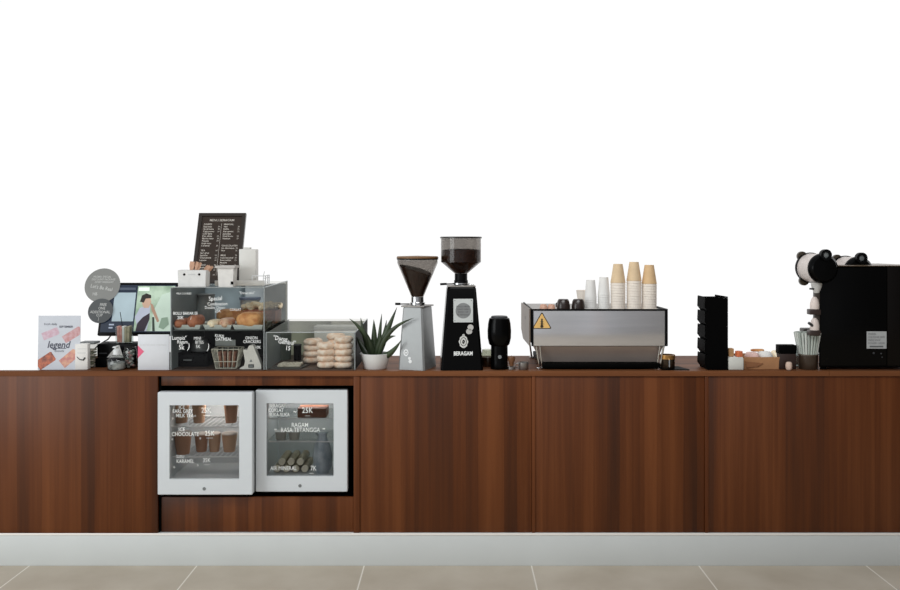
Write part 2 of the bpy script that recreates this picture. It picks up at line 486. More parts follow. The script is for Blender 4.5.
for i, (px, w, m, w_) in enumerate(((183, 17, TAN, 'leftmost'), (201.5, 13.5, TAN, 'second from left'), (214.5, 12.5, TAN2, 'third from left'), (229.5, 15, TAN2, 'rightmost'))):
    lidded_cup(f'brown paper cup {w_} on the lower wire shelf of the left fridge', px, .09 + (0 if i == 0 else .05), sh1[1] + .0035, w, 20 if i == 0 else 17, m, G1)
for px, w, m, w_ in ((181, 16, TAN2, 'leftmost'), (199, 14, TAN2, 'middle one'), (231, 14, TAN, 'rightmost')):
    lidded_cup(f'tan paper cup {w_} on the upper wire shelf of the left fridge', px, .13, sh1[0] + .0035, w, 18, m, G1)

# right fridge contents
G2 = 'bottles lying in the right fridge'
def lying_bottle(label, px, py, d, proto=[None]):
    r = .0195
    loc = (X(px, d), d, Z(py, d))
    if proto[0] is None:
        t = thing('bottle', label, 'bottle', loc, 0, G2)
        My = Matrix.Rotation(-PI / 2, 4, 'X')
        b = B(); b.lathe([(.0005, .018), (.012, .018), (.0125, .03), (r, .055), (r, .17), (r - .003, .175), (.0005, .175)], 20, My); b.obj('bottle_body', mat('milk_tea_bottle', (150, 140, 112), .35), t)
        b = B(); b.lathe([(.0005, 0), (.0155, 0), (.0165, .002), (.0165, .0178), (.0005, .0178)], 20, My); b.obj('bottle_cap', mat('cream_cap', (240, 232, 208), .5), t)
        proto[0] = t
        return t
    return dup(proto[0], loc, 0, label)
dB = .125
r_ = .0197
row1 = fl2 + .0008 + r_
zr = lambda k: HY + (H - (row1 + k)) / U(dB)
for i, (px, nm) in enumerate(((277, 'leftmost'), (286.2, 'second from left'), (295.4, 'third from left'), (304.6, 'rightmost'))):
    lying_bottle(f'{nm} cream-capped bottle in the bottom row on the floor of the right fridge', px, zr(0), dB)
for i, (px, nm) in enumerate(((281.6, 'left'), (290.8, 'middle'), (300, 'right'))):
    lying_bottle(f'{nm} cream-capped bottle in the upper row of the pile in the right fridge', px, zr(.0345), dB + .004)
b = B()
rings = []
dG = .14
for k, (zz, rx, ry) in enumerate(((0, .03, .05), (.03, .042, .06), (.09, .044, .06), (.14, .036, .05), (.175, .02, .03), (.195, .026, .022))):
    rings.append([(rx * math.cos(a) * (1 + .12 * math.sin(5 * a + k)), ry * math.sin(a) * (1 + .1 * math.sin(4 * a + k)), zz) for a in [2 * PI * i / 24 for i in range(24)]])
b.loft(rings)
o = b.obj('plastic_bag', mat('pale_blue_bag', (150, 164, 174), .35, scale=20, bump=.6, col2=(186, 196, 202)))
o.location = (X(322.5, dG), dG, fl2 + .0008)
tag(o, 'pale blue plastic bag standing on the floor of the right fridge', 'bag')
for px, nm in ((281, 'left'), (294.5, 'right')):
    t = thing('food_tub', f'{nm} round pale tub on the middle shelf of the right fridge', 'tub', (X(px, .15), .15, sh2[1] + .0025), 0, 'round tubs in the right fridge')
    b = B(); b.lathe([(.0005, 0), (.024, 0), (.029, .036), (.0005, .036)], 24); b.obj('tub_body', mat('pale_tub', (176, 174, 164), .5), t)
    b = B(); b.lathe([(.0005, .0363), (.031, .0363), (.031, .041), (.0005, .043)], 24); b.obj('tub_lid', mat('tub_lid', (200, 202, 200), .4), t)
t = thing('cake_box', 'low brown cake box on the top shelf of the right fridge', 'box', (X(313, .15), .15, sh2[0] + .0025))
b = B(); b.box(-.07, .07, -.04, .06, 0, .035, bev=.003); b.obj('box_base', mat('brown_box', (118, 72, 52), .6), t)
b = B(); b.box(-.071, .071, -.041, .061, .0355, .045, bev=.003); b.obj('box_lid', mat('brown_box_lid', (136, 84, 60), .6), t)

# ================================================================ left end of the counter
# flyer on an easel strut
d = .035
u = U(d)
t = thing('flyer', 'white flyer with tilted pink and orange pastry pictures at the counter left end', 'flyer', (X(58.7, d), d, TOP + .0006), (math.radians(-2), 0, 0))
w, h = 42.2 * u, 54 * u / math.cos(math.radians(2))
b = B(); b.box(-w / 2, w / 2, 0, .003, 0, h, bev=.0008, seg=1); b.obj('card', mat('flyer_paper', (196, 200, 208), .5, var=.04, scale=9), t)
b = B(); b.prism([(-.02, .0), (.02, .0), (.012, h * .7), (-.012, h * .7)], .0035, .0055); o = b.obj('easel_strut', PAPER, t)
o.location = (0, 0.0, 0)
def clip(poly, x0, x1, z0, z1):
    def cl(p, ax, val, keep_less):
        out = []
        for i in range(len(p)):
            a, c = p[i - 1], p[i]
            ia = (a[ax] <= val) == keep_less or a[ax] == val; ic = (c[ax] <= val) == keep_less or c[ax] == val
            if ia != ic:
                k = (val - a[ax]) / (c[ax] - a[ax]); out.append((a[0] + k * (c[0] - a[0]), a[1] + k * (c[1] - a[1])))
            if ic: out.append(c)
        return out
    for ax, val, kl in ((0, x1, True), (0, x0, False), (1, z1, True), (1, z0, False)): poly = cl(poly, ax, val, kl)
    return poly
pics = [((50, 334.5), 17, 7.5, 22, mat('print_pale_pink', (204, 182, 194), .5, scale=60, col2=(196, 160, 174))),
        ((72, 335.5), 20, 8, 32, mat('print_pink', (200, 164, 168), .5, scale=60, col2=(188, 134, 134))),
        ((45.5, 361.5), 19, 10, 34, mat('print_orange', (196, 110, 78), .5, scale=50, col2=(120, 70, 62))),
        ((69, 359), 19, 9.5, 40, mat('print_peach', (214, 164, 138), .5, scale=50, col2=(190, 124, 120)))]
for (px, py), L, Wd, ang, m in pics:
    cx, cz, a = (px - 58.7) * u, (370.6 - py) * u, math.radians(ang)
    pts = []
    for lx, lz in ((-L / 2, -Wd / 2), (L / 2 - 1, -Wd / 2), (L / 2, -Wd / 2 + 1), (L / 2, Wd / 2 - 1), (L / 2 - 1, Wd / 2), (-L / 2, Wd / 2)):
        lx *= u; lz *= u
        pts.append((cx + lx * math.cos(a) - lz * math.sin(a), cz + lx * math.sin(a) + lz * math.cos(a)))
    pts = clip(pts, -w / 2 + .0005, w / 2 - .0005, .001, h - .001)
    b = B(); b.prism(pts, -.0004, -.0001); b.obj('printed_picture', m, t)
b = B()
b.text('legend', (58 - 58.7) * u, (370.6 - 345.8) * u, 6.6 * u / .69, y=-.0006, bold=.022, shear=.25, wx=.9); b.box((51 - 58.7) * u, (66 - 58.7) * u, -.0007, -.0005, (370.6 - 349.6) * u, (370.6 - 349) * u)
b.text('donuts', (59 - 58.7) * u, (370.6 - 351.8) * u, 2.4 * u / .69, y=-.0006)
b.text('SEPTEMBER', (65.5 - 58.7) * u, (370.6 - 327.7) * u, 1.9 * u / .69, y=-.0006, bold=.03)
b.text('fresh daily', (50 - 58.7) * u, (370.6 - 325) * u, 2.2 * u / .69, y=-.0006)
b.obj('lettering', mat('ink_grey', (74, 76, 90), .6), t)

# white pack and jar
d = .035
t = thing('paper_pack', 'small white paper pack with a black swoosh, in front of the flyer edge', 'pack', (X(81.3, d), d, TOP + .0005), math.radians(4))
w, h = 12.5 * U(d), 26 * U(d)
b = B(); b.box(-w / 2, w / 2, 0, .04, 0, h, bev=.004); b.obj('wrapper', PAPER, t)
b = B(); b.tube([(-w * .34, -.001, h * .5), (-w * .12, -.001, h * .40), (w * .15, -.001, h * .38), (w * .3, -.001, h * .47)], [.0012, .002, .0035, .0045], 6); b.obj('printed_swoosh', mat('ink_black', (40, 42, 44), .6), t)
b = B(); b.box(-w * .3, w * .35, -.0006, -.0001, h * .64, h * .66); b.box(-w * .3, w * .35, -.0006, -.0001, h * .8, h * .815); b.obj('printed_lines', CHALKDIM, t)
d = .13
t = thing('storage_jar', 'clear jar of pale sachets with a flat grey lid, behind the white paper pack', 'jar', (X(89.5, d), d, TOP + .0005))
w, h = 14.5 * U(d), 23.5 * U(d)
b = B(); b.box(-w / 2, w / 2, -.035, .035, 0, h, bev=.006); b.obj('jar_body', glass('jar_plastic', (205, 205, 200), .8), t)
b = B(); b.box(-w / 2 - .003, w / 2 + .003, -.038, .038, h + .0003, h + .011, bev=.003); b.obj('jar_lid', MIDGREY, t)
b = B()
for k in range(7):
    zz = .006 + k * .0125
    b.box(-w * .38, w * .38, -.026, .024, zz, zz + .008, bev=.003, mi=k % 2)
b.obj('sachets', [mat('sachet_cream', (206, 200, 186), .6), mat('sachet_green', (128, 132, 112), .6)], t)

# receipt printer (two steps) with a curled receipt
d0 = .13
zt = Z(344, .16) - TOP
t = thing('receipt_printer', 'black receipt printer and cash terminal under the touch screen', 'printer', (X(118, d0), d0, TOP + .0005))
xa, xb = X(94, d0) - X(118, d0), X(141, d0) - X(118, d0)
b = B(); b.box(xa, xb, .035, .155, 0, zt, bev=.005); b.obj('printer_body', BLACK, t)
zs = Z(358, d0) - TOP
b = B(); b.box(xa + .01, xb - .02, -.012, .0345, 0, zs, bev=.003); b.obj('front_step', BLACKM, t)
b = B(); b.prism([(X(106, d0) - X(118, d0), zs + .0005), (X(122.5, d0) - X(118, d0), zs + .0005), (X(118.5, d0) - X(118, d0), zs + .061), (X(116, d0) - X(118, d0), zs + .061)], .010, .0115); b.obj('receipt', mat('receipt_paper', (186, 184, 180), .7), t)
b = B(); b.box(xa + .012, xa + .05, .0343, .0348, zt * .55, zt * .6); b.obj('status_strip', DARKGREY, t)

# touch screen on a stand
dm = .30
tilt = math.radians(17)
um = U(dm)
t = thing('touch_screen', 'tilted black order touch screen showing a drinker on a pale green picture', 'screen', (X(135, dm), dm, TOP + .0005))
zbm = Z(335.5, dm) - TOP
scr = B()
hw_l, hw_r = (97 - 135) * um, (173 - 135) * um
hs = 53 * um / math.cos(tilt) * .985
b = B(); b.box(hw_l, hw_r, 0, .022, 0, hs, bev=.004)
casing = b.obj('casing', BLACK, t); casing.location = (0, 0, zbm); casing.rotation_euler = (-tilt, 0, 0)
def sx(p): return (p - 135) * um
def sz(p): return (335.5 - p) * hs / 51.5
SC = lambda n, c, e=.35, c2=None: mat('screen_' + n, c, .3, spec=.3, emit=e, col2=c2, scale=12)
layers = [(rect(sx(99.5), sx(171.5), sz(332.5), sz(286.5)), SC('navy', (26, 36, 52), .5)),
          (rect(sx(110), sx(131.5), sz(322), sz(294)), SC('panel', (150, 166, 172), .5)),
          (rect(sx(133), sx(170.8), sz(331.5), sz(287.5)), SC('green', (128, 150, 128), .45, (170, 188, 168))),
          ([(sx(150), sz(331.5)), (sx(170.8), sz(331.5)), (sx(170.8), sz(292)), (sx(158), sz(296)), (sx(151), sz(312))], SC('palegreen', (172, 188, 174), .5)),
          ([(sx(133), sz(318)), (sx(137), sz(309)), (sx(147), sz(306)), (sx(148), sz(318)), (sx(146), sz(331.5)), (sx(138), sz(331.5))], SC('shirt', (160, 164, 178), .5)),
          ([(sx(135), sz(331.5)), (sx(136), sz(324)), (sx(141), sz(318)), (sx(147.5), sz(314)), (sx(148), sz(320)), (sx(144), sz(331.5))], SC('sleeve', (40, 28, 40), .5)),
          ([(sx(138.5), sz(301)), (sx(141), sz(297.5)), (sx(146), sz(298)), (sx(148), sz(303)), (sx(146), sz(309)), (sx(141), sz(309)), (sx(139), sz(305))], SC('face', (176, 146, 126), .45)),
          ([(sx(136.5), sz(303)), (sx(138), sz(297)), (sx(142), sz(294.8)), (sx(147), sz(296.5)), (sx(147.5), sz(299.5)), (sx(142), sz(300)), (sx(140.5), sz(304))], SC('hair', (38, 34, 30), .4)),
          ([(sx(147), sz(304)), (sx(150), sz(306)), (sx(158), sz(322)), (sx(156), sz(323)), (sx(149), sz(311))], SC('arm', (158, 126, 106), .45)),
          ([(sx(152), sz(331.5)), (sx(150.5), sz(318)), (sx(152.5), sz(318)), (sx(154.5), sz(331.5))], SC('bottle', (44, 54, 46), .4)),
          (rect(sx(134), sx(145), sz(292.5), sz(289)), SC('caption', (214, 224, 214), .5)),
          (rect(sx(111), sx(131), sz(291.6), sz(289.2)), SC('bar', (70, 78, 92), .4)),
          (rect(sx(108), sx(113), sz(326), sz(324.6)), SC('key', (150, 160, 176), .5)),
          (rect(sx(108), sx(112), sz(329), sz(327.6)), SC('key', (150, 160, 176), .5)),
          ([(sx(158), sz(328)), (sx(160), sz(319)), (sx(166), sz(318)), (sx(168), sz(325)), (sx(163), sz(330))], SC('bush', (120, 140, 122), .45))]
b = B()
for i, (p, m) in enumerate(layers): b.prism(p, -.0006 - .0003 * i, -.0003 - .0003 * i, mi=i)
b.obj('screen', [m for _, m in layers], casing)
b = B(); b.box(-.03, .03, .03, .05, .004, zbm + .06, bev=.004); o = b.obj('stand_neck', BLACK, t); o.location = (0.05, .02, 0)
b = B(); b.box(-.05, .11, .0, .14, 0, .006, bev=.002); o = b.obj('stand_foot', BLACK, t)
o.location = (.02, 0, 0)
b = B(); b.tube([(sx(111), .02, zbm + .01), (sx(108), .0, zbm - .02), (sx(101), -.03, zbm - .045), (sx(92), -.04, zbm - .095), (sx(87), -.04, .003)], .0035, 8); b.obj('cable', BLACKM, t)

# round signs stuck to the corner of the screen
def on_screen(px, py, off):
    # point in front of the tilted screen plane
    M = Matrix.Translation((X(135, dm), dm, TOP + .0005 + zbm)) @ Matrix.Rotation(-tilt, 4, 'X')
    return M @ Vector(((px - 135) * um, off, (335.5 - py) * hs / 51.5))
for (px, py, r, col, label, txt, off) in (
        (96.9, 287.2, 18.0, (132, 132, 128), 'larger light grey round sign on the upper left corner of the touch screen', [("PROMO SPECIAL", -1, 9.0, 2.2, 0), ('DISCOUNT PACKAGE', .5, 6.2, 2.2, 0), ('EVERY WEEKDAY', 1.5, 3.4, 2.2, 0), ("Let's Be Real", -.5, -2.5, 4.0, -.18), ('HB', -6.5, -9, 3.4, 0)], -.0065),
        (98.4, 312.2, 12.6, (74, 77, 78), 'smaller dark grey round sign below the larger grey one on the touch screen', [('FREE', 2, 6.2, 3.0, 0), ('ONE', 1, 2.5, 3.0, 0), ('ADDITIONAL', -.2, -1.4, 3.0, 0), ('CUP', -.5, -4.6, 3.0, 0), ('}', -1, -8.4, 3, 0)], -.0105)):
    t = thing('round_sign', label, 'sign', on_screen(px, py, off), (-tilt, 0, 0), 'round grey signs on the touch screen')
    b = B(); b.disc(0, 0, r * um, 0, .0018, 48); b.obj('sign_disc', mat('sign_%d' % col[0], col, .5, var=.03, scale=6), t)
    b = B()
    for s, tx, tz, hp, rt in txt: b.text(s, tx * um, tz * um, hp * um / .69 * .9, y=-.0006, bold=.012, rot=rt, wx=.85)
    b.obj('lettering', mat('sign_lettering', (196, 196, 192), .7), t)

# glass of sachets with a stirrer on the printer
d = .20
zp = TOP + .0005 + zt
gl = thing('sachet_cup', 'clear plastic cup of red and tan sachets with a dark stirrer, on the black printer', 'cup', (X(124.5, d), d, zp + .0006))
ww, hh = 17.5 * U(d) / 2, 17.0 * U(d)
b = B(); b.lathe([(.0005, .0), (ww * .96, 0), (ww, hh), (ww - .0015, hh), (ww * .93, .002), (.0005, .002)], 28); b.obj('cup_body', GLASS, gl)
b = B()
rnd = random.Random(3)
for i in range(5):
    cx = -.022 + .011 * i
    mi = 0 if i < 2 else (1 if i == 2 else 2)
    q = B(); q.box(-.006, .006, -.018 + .002 * (i % 2), .018, .004, hh - (.004 if i % 2 else .0), bev=.002)
    q.xform(Matrix.Translation((cx * 1.1, -.004 * (i % 2), 0)) @ Matrix.Rotation(rnd.uniform(-.06, .06), 4, 'Y'))
    b.merge(q.bm, mi)
b.obj('sachets', [mat('sachet_red', (206, 124, 112), .6, col2=(220, 164, 152), scale=40), PAPER, mat('sachet_tan', (190, 174, 148), .6, col2=(160, 150, 122), scale=40)], gl)
b = B(); b.tube([(-.004, -.012, .01), (-.006, -.012, hh), (-.018, -.01, hh + 14 * U(d))], .0016, 6); b.obj('stirrer', BLACKM, gl)

# hand sanitiser bottle
d = .05
u = U(d)
t = thing('sanitizer_bottle', 'clear round sanitiser bottle with a white pump cap at the counter front', 'bottle', (X(116.6, d), d, TOP + .0005))
b = B(); b.lathe([(.0005, 0), (.04, 0), (.045, .006), (.046, .03), (.044, .05), (.034, .062), (.018, .068), (.016, .072), (.0005, .072)], 32); b.obj('bottle_body', glass('bottle_plastic', (196, 200, 198), 1.6, .05), t)
b = B(); b.lathe([(.0005, .003), (.036, .003), (.041, .010), (.041, .036), (.0005, .037)], 28); b.obj('gel', mat('gel_grey', (70, 74, 76), .2, col2=(206, 208, 206), scale=22), t)
b = B(); b.lathe([(.0005, .0725), (.0175, .0725), (.0165, .094), (.010, .098), (.009, .106), (.0005, .106)], 24); b.box(-.009, .009, -.03, .006, .1065, .1125, bev=.002); b.obj('pump_cap', WHITE, t)
d = .085
t = thing('candy_jar', 'small clear jar of wrapped sweets between the sanitiser and the white card', 'jar', (X(130.5, d), d, TOP + .0005))
b = B(); b.lathe([(.0005, 0), (.028, 0), (.031, .004), (.031, .085), (.026, .095), (.026, .104), (.0245, .104), (.0245, .094), (.0295, .084), (.0295, .006), (.0005, .003)], 28); b.obj('jar_body', glass('jar_glass', (214, 218, 214), 1.4, .03), t)
b = B()
rnd = random.Random(9)
for k in range(26):
    a, rr, zz = rnd.uniform(0, 2 * PI), rnd.uniform(.004, .02), .010 + .003 * k
    b.sphere((rr * math.cos(a), rr * math.sin(a), zz), .0085, .007, .0065, mi=k % 4 % 3, u=8, v=6)
o = b.obj('sweets', [mat('sweet_white', (206, 206, 204), .3), mat('sweet_grey', (120, 128, 122), .3), mat('sweet_pink', (196, 150, 150), .3)], t); o['kind'] = 'stuff'

# white card stand
d = .03
u = U(d)
t = thing('card_stand', 'plain white upright card stand with a pink arrow, below the touch screen', 'card', (X(153.6, d), d, TOP + .0005), (0, 0, 0))
w, h = 31.4 * u, 35.5 * u
b = B(); b.box(-w / 2, w / 2, 0, .006, 0, h, bev=.001); b.obj('card', mat('card_white', (212, 214, 218), .5, var=.02), t)
b = B(); b.prism([(-w / 2 + .0003, (370.5 - 358.5) * u), (-w / 2 + 6.2 * u, (370.5 - 352) * u), (-w / 2 + .0003, (370.5 - 346) * u)], -.0008, -.0002); b.obj('pink_arrow', mat('pink_print', (226, 96, 130), .5), t)
b = B(); b.text('SCAN TO VIEW OUR MENU', 0, (370.5 - 345.6) * u, 1.5 * u / .69, y=-.0004); b.obj('lettering', CHALKDIM, t)
b = B(); b.box(-w * .4, w * .4, .0065, .05, 0, .004, bev=.001); b.obj('stand_foot', GLASS, t)

# ================================================================ display cases
BPANE = mat('case_back_panel', (160, 170, 174), .35, var=.12, scale=5, spec=.3)
BPANE2 = mat('case_back_panel_pale', (188, 194, 196), .35, var=.12, scale=5, spec=.3)
BPANE3 = mat('case_back_panel_dark', (124, 126, 116), .4, var=.2, scale=6, spec=.3)
def frosted(name, col):
    m = bpy.data.materials.new(name); m.use_nodes = True
    t = NT(m.node_tree); t.n.remove(t.n['Principled BSDF'])
    tc = t.add('ShaderNodeTexCoord')
    nz = t.add('ShaderNodeTexNoise'); nz.inputs['Scale'].default_value = 5
    t.link(tc.outputs['Object'], nz.inputs['Vector'])
    c = lin(col)
    cr = t.ramp(nz.outputs[0], [(.35, tuple(v * .82 for v in c[:3]) + (1,)), (.65, tuple(min(1, v * 1.15) for v in c[:3]) + (1,))])
    a = t.add('ShaderNodeBsdfTranslucent'); d = t.add('ShaderNodeBsdfDiffuse')
    t.link(cr, a.inputs[0]); t.link(cr, d.inputs[0])
    mx = t.add('ShaderNodeMixShader'); mx.inputs[0].default_value = .2
    t.link(a.outputs[0], mx.inputs[1]); t.link(d.outputs[0], mx.inputs[2]); t.link(mx.outputs[0], t.n['Material Output'].inputs[0])
    return m
FROST1 = frosted('frosted_panel_blue_grey', (184, 193, 197)); FROST2 = frosted('frosted_panel_pale', (208, 213, 216)); FROST3 = frosted('frosted_panel_green_grey', (170, 172, 160)); FROST4 = frosted('frosted_panel_light', (190, 190, 180))
CASEFLOOR = mat('case_floor', (70, 52, 42), .5)
d0, dep = .014, .565
def case(px0, px1, py, label, raise_back=0.0, right_mat=None):
    xa, xb = X(px0, d0), X(px1, d0)
    w = xb - xa; h = Z(py, d0) - TOP
    t = thing('display_case', label, 'display case', ((xa + xb) / 2, d0, TOP + .0005))
    hw = w / 2; g = .004
    hb = h + raise_back
    b = B(); b.box(-hw, hw, 0, dep, 0, .004); b.obj('case_floor', CASEFLOOR, t)
    b = B(); b.box(-hw + g + .0003, hw - g - .0003, 0, g, .0042, h - g); front = b.obj('front_pane', CASEGLASS, t)
    for s, nm in ((-1, 'left'), (1, 'right')):
        b = B(); x0 = -hw if s < 0 else hw - g
        b.loft([[(x0, 0, .0042), (x0, dep, .0042), (x0, dep, hb - g), (x0, 0, h - g)], [(x0 + g, 0, .0042), (x0 + g, dep, .0042), (x0 + g, dep, hb - g), (x0 + g, 0, h - g)]])
        b.obj('side_pane', CASESIDE if s < 0 else (right_mat or CASEGLASSD), t)
    b = B(); b.loft([[(-hw, 0, h - g + .0002), (hw, 0, h - g + .0002), (hw, dep, hb - g + .0002), (-hw, dep, hb - g + .0002)], [(-hw, 0, h), (hw, 0, h), (hw, dep, hb), (-hw, dep, hb)]]); b.obj('top_pane', CASETOP, t)
    r = .0022
    for p, q in (((-hw, -r, .004), (-hw, -r, h)), ((hw, -r, .004), (hw, -r, h)), ((-hw, -r, h), (hw, -r, h)), ((hw + r, 0, h), (hw + r, dep, hb)), ((hw + r, dep, .004), (hw + r, dep, hb))):
        b = B(); b.tube([p, q], r, 6); b.obj('edge_trim', ALU, t)
    return t, hw, h, front
uc, uhw, uh, ufront = case(171, 264.2, 287.5, 'taller glass display case with an inner shelf of bread and cakes', raise_back=.008)
lc, lhw, lh, lfront = case(266.2, 355, 332.5, 'lower glass display case of sugared donuts beside the plant', raise_back=.018, right_mat=mat('case_black_side', (9, 9, 8), .6, spec=.03))
ucx, lcx = uc.location.x, lc.location.x
zsh = Z(329.6, .03) - TOP - .0005          # inner shelf of the tall case
b = B(); b.box(-uhw + .0045, uhw - .0045, .006, dep - .012, zsh - .005, zsh); b.obj('inner_shelf', mat('shelf_dark_glass', (58, 62, 60), .2, spec=.5), uc)
b = B(); b.box(-uhw + .0045, 0.0, dep - .010, dep - .006, zsh + .0005, uh - .006); b.obj('sliding_door', FROST1, uc)
b = B(); b.box(-uhw + .0045, uhw - .0045, dep - .010, dep - .006, .0045, zsh - .0055); b.obj('lower_back_panel', mat('case_lower_back', (72, 72, 66), .4), uc)
b = B(); b.box(-.02, uhw - .0045, dep - .0055, dep - .0015, zsh + .0005, uh - .006); b.obj('sliding_door', FROST2, uc)
b = B(); b.box(-lhw + .0045, .02, dep - .010, dep - .006, .0045, lh + .006); b.obj('sliding_door', FROST3, lc)
b = B(); b.box(.0, lhw - .0045, dep - .0055, dep - .0015, .0045, lh + .006); b.obj('sliding_door', FROST4, lc)
def case_text(root, front, lines, base_x):
    for s, px, py, hp, bold, rt in lines:
        b = B(); b.text(s, X(px, d0) - base_x, Z(py, d0) - TOP - .0005, hp * U(d0) / .69 * .95, y=-.0012, bold=bold * .4, rot=rt, wx=.82)
        b.obj('lettering', CHALK, front)
case_text(uc, ufront, [('MILK COOKIES', 184, 293.6, 2.0, .0, 0), ('Special', 215.5, 298.6, 4.4, .015, .05), ('Combination', 217.5, 304, 3.4, .01, .02), ('Double Choco', 215, 307.6, 3.0, .0, 0), ('25K', 218, 311, 3.2, .01, 0),
     ('BOLU BAKAR ISI', 185.5, 313.4, 3.0, .025, 0), ('20K', 180.5, 317.8, 3.4, .02, 0), ('/', 191, 318.4, 3.2, .03, 0),
     ('"Donat mini"', 247, 293, 2.6, .012, 0), ('COKLAT', 235.5, 309.6, 2.6, .0, 0),
     ('"Lumpia"', 178.5, 338, 4.0, .02, 0), ('Ragam', 182.5, 342, 3.6, .015, 0), ('5k', 181.5, 347.4, 5.0, .025, 0), (')', 189, 346.4, 6, .02, -.2),
     ('MINI', 197.5, 338.5, 3.2, .0, 0), ('BITES', 199.5, 342.4, 3.2, .0, 0), ('5K', 198, 346.6, 3.6, .0, 0), (')', 208.5, 347, 6, .01, -.2),
     ('KUKIS', 219.5, 336, 3.0, .02, -.1), ('OATMEAL', 223.5, 339.3, 3.2, .02, 0), ('ONION', 251.5, 338, 3.2, .01, 0), ('CRACKERS', 252, 341.7, 3.2, .01, 0), ('10K', 258, 347.4, 3.0, .01, 0)], ucx)
case_text(lc, lfront, [('"Donat', 280.5, 338.6, 4.4, .025, -.15), ('Gembul"', 287, 342.4, 4.4, .025, -.1), ('15', 288, 348.2, 4.6, .025, -.15)], lcx)

# trays with bread on the shelf
zs_w = TOP + .0005 + zsh
TRAY = mat('tray_steel', (206, 210, 204), .4, metal=.1)
def tray(px0, px1, label):
    d = .09
    xa, xb = X(px0, .03), X(px1, .03)
    w = xb - xa; hw = w / 2
    t = thing('baking_tray', label, 'tray', ((xa + xb) / 2, d, zs_w + .0006), 0, 'grey trays on the case shelf')
    O = rect(-hw, hw, -.06, .16)
    def r4(k, z): return [(x * (1 - k / hw), y + (k if y < 0 else -k), z) for x, y in ((-hw, -.06), (hw, -.06), (hw, .16), (-hw, .16))]
    b = B(); b.loft([r4(.008, .0), r4(0, .022), r4(.0015, .022), r4(.0095, .0015)], caps=True); b.obj('tray_body', TRAY, t)
    return t, (xa + xb) / 2
def bun(name, label, cat, loc, L, W, Hh, m, rz=0.0, group=None, seed=1, sq=2.6):
    b = B()
    rnd = random.Random(seed)
    n, k = 20, 9
    rings = []
    for i in range(k):
        f = i / (k - 1); zz = Hh * (1 - math.cos(PI * f)) / 2
        rad = (math.sin(PI * (.02 + .96 * f))) ** .45
        ring = []
        for j in range(n):
            a = 2 * PI * j / n; ca, sa = math.cos(a), math.sin(a)
            q = (abs(ca) ** sq + abs(sa) ** sq) ** (-1 / sq)
            w_ = 1 + .04 * math.sin(3 * a + seed) + rnd.uniform(-.015, .015)
            ring.append((L / 2 * rad * ca * q * w_, W / 2 * rad * sa * q * w_, zz))
        rings.append(ring)
    b.loft(rings)
    o = b.obj(name, m); o.location = loc; o.rotation_euler = (0, 0, rz)
    return tag(o, label, cat, group)
t1, c1 = tray(172.5, 200.5, 'leftmost grey tray on the case shelf, holding brown rolls')
t2, c2 = tray(203, 231.5, 'middle grey tray on the case shelf, holding pale pastry')
t3, c3 = tray(232.5, 263, 'rightmost grey tray on the case shelf, holding an orange loaf')
zt0 = zs_w + .0006 + .0022
bun('bread_roll', 'brown bread roll at the left of the leftmost case tray', 'bread', (c1 - .038, .10, zt0), .062, .16, .046, CRUSTDARK, 0, 'brown rolls on the left tray', 2)
bun('bread_roll', 'taller brown bread roll at the right of the leftmost case tray', 'bread', (c1 + .027, .10, zt0), .068, .16, .062, CRUSTDARK, 0, 'brown rolls on the left tray', 3)
bun('pastry', 'flat pale pastry on the middle case tray', 'pastry', (c2 - .03, .10, zt0), .058, .15, .040, CRUMBLE, 0, None, 4)
bun('pastry', 'pinkish glazed pastry on the middle case tray', 'pastry', (c2 + .03, .10, zt0), .066, .15, .048, mat('pink_glaze', (196, 142, 116), .4, scale=40, col2=(226, 190, 160)), 0, None, 5)
bun('bread_loaf', 'big golden loaf on the rightmost case tray', 'bread', (c3 + .0, .11, zt0), .132, .17, .076, CRUST, 0, None, 6, sq=5)
t4 = thing('crumble_cake', 'cake with a cream crumble top and brown side, behind the golden loaf', 'cake', (X(266, .36), .36, zs_w + .0006))
b = B(); b.box(-.085, .085, -.075, .09, 0, .075, bev=.012); b.obj('cake_base', CRUSTDARK, t4)
b = B()
rnd = random.Random(5)
for i in range(70):
    b.sphere((rnd.uniform(-.078, .078), rnd.uniform(-.07, .08), .08 + rnd.uniform(0, .02)), rnd.uniform(.014, .022), rnd.uniform(.012, .02), .012, u=8, v=6)
b.obj('crumble', CRUMBLE, t4)
t4.location.x = X(262, .36)
bun('bread_loaf', 'long low golden loaf at the back of the case shelf', 'bread', (X(231, .36), .36, zs_w + .0006), .135, .13, .075, CRUST, 0, None, 8, sq=4)
t = thing('white_tub', 'white tub with a yellow tag at the back of the case shelf', 'tub', (X(250, .48), .48, zs_w + .0006))
b = B(); b.lathe([(.0005, 0), (.045, 0), (.052, .115), (.0005, .115)], 28); b.obj('tub_body', mat('tub_white', (184, 188, 190), .4), t)
b = B(); b.lathe([(.0005, .1153), (.056, .1153), (.056, .128), (.0005, .13)], 28); b.obj('tub_lid', mat('tub_lid_blue', (120, 134, 160), .4), t)
b = B(); b.box(-.022, .012, -.056, -.0525, .03, .09); b.obj('yellow_tag', mat('tag_yellow', (186, 166, 60), .5), t)
t = thing('white_canister', 'tall pale canister at the back left of the case shelf', 'canister', (X(205, .47), .47, zs_w + .0006))
b = B(); b.lathe([(.0005, 0), (.05, 0), (.05, .135), (.0005, .135)], 28); b.obj('canister_body', mat('canister_pale', (164, 170, 170), .4), t)
b = B(); b.lathe([(.0005, .1353), (.052, .1353), (.052, .146), (.0005, .148)], 28); b.obj('canister_lid', mat('canister_lid', (150, 156, 158), .4), t)
t = thing('coffee_tin', 'dark grey tin beside the pale canister on the case shelf', 'tin', (X(187.5, .48), .48, zs_w + .0006))
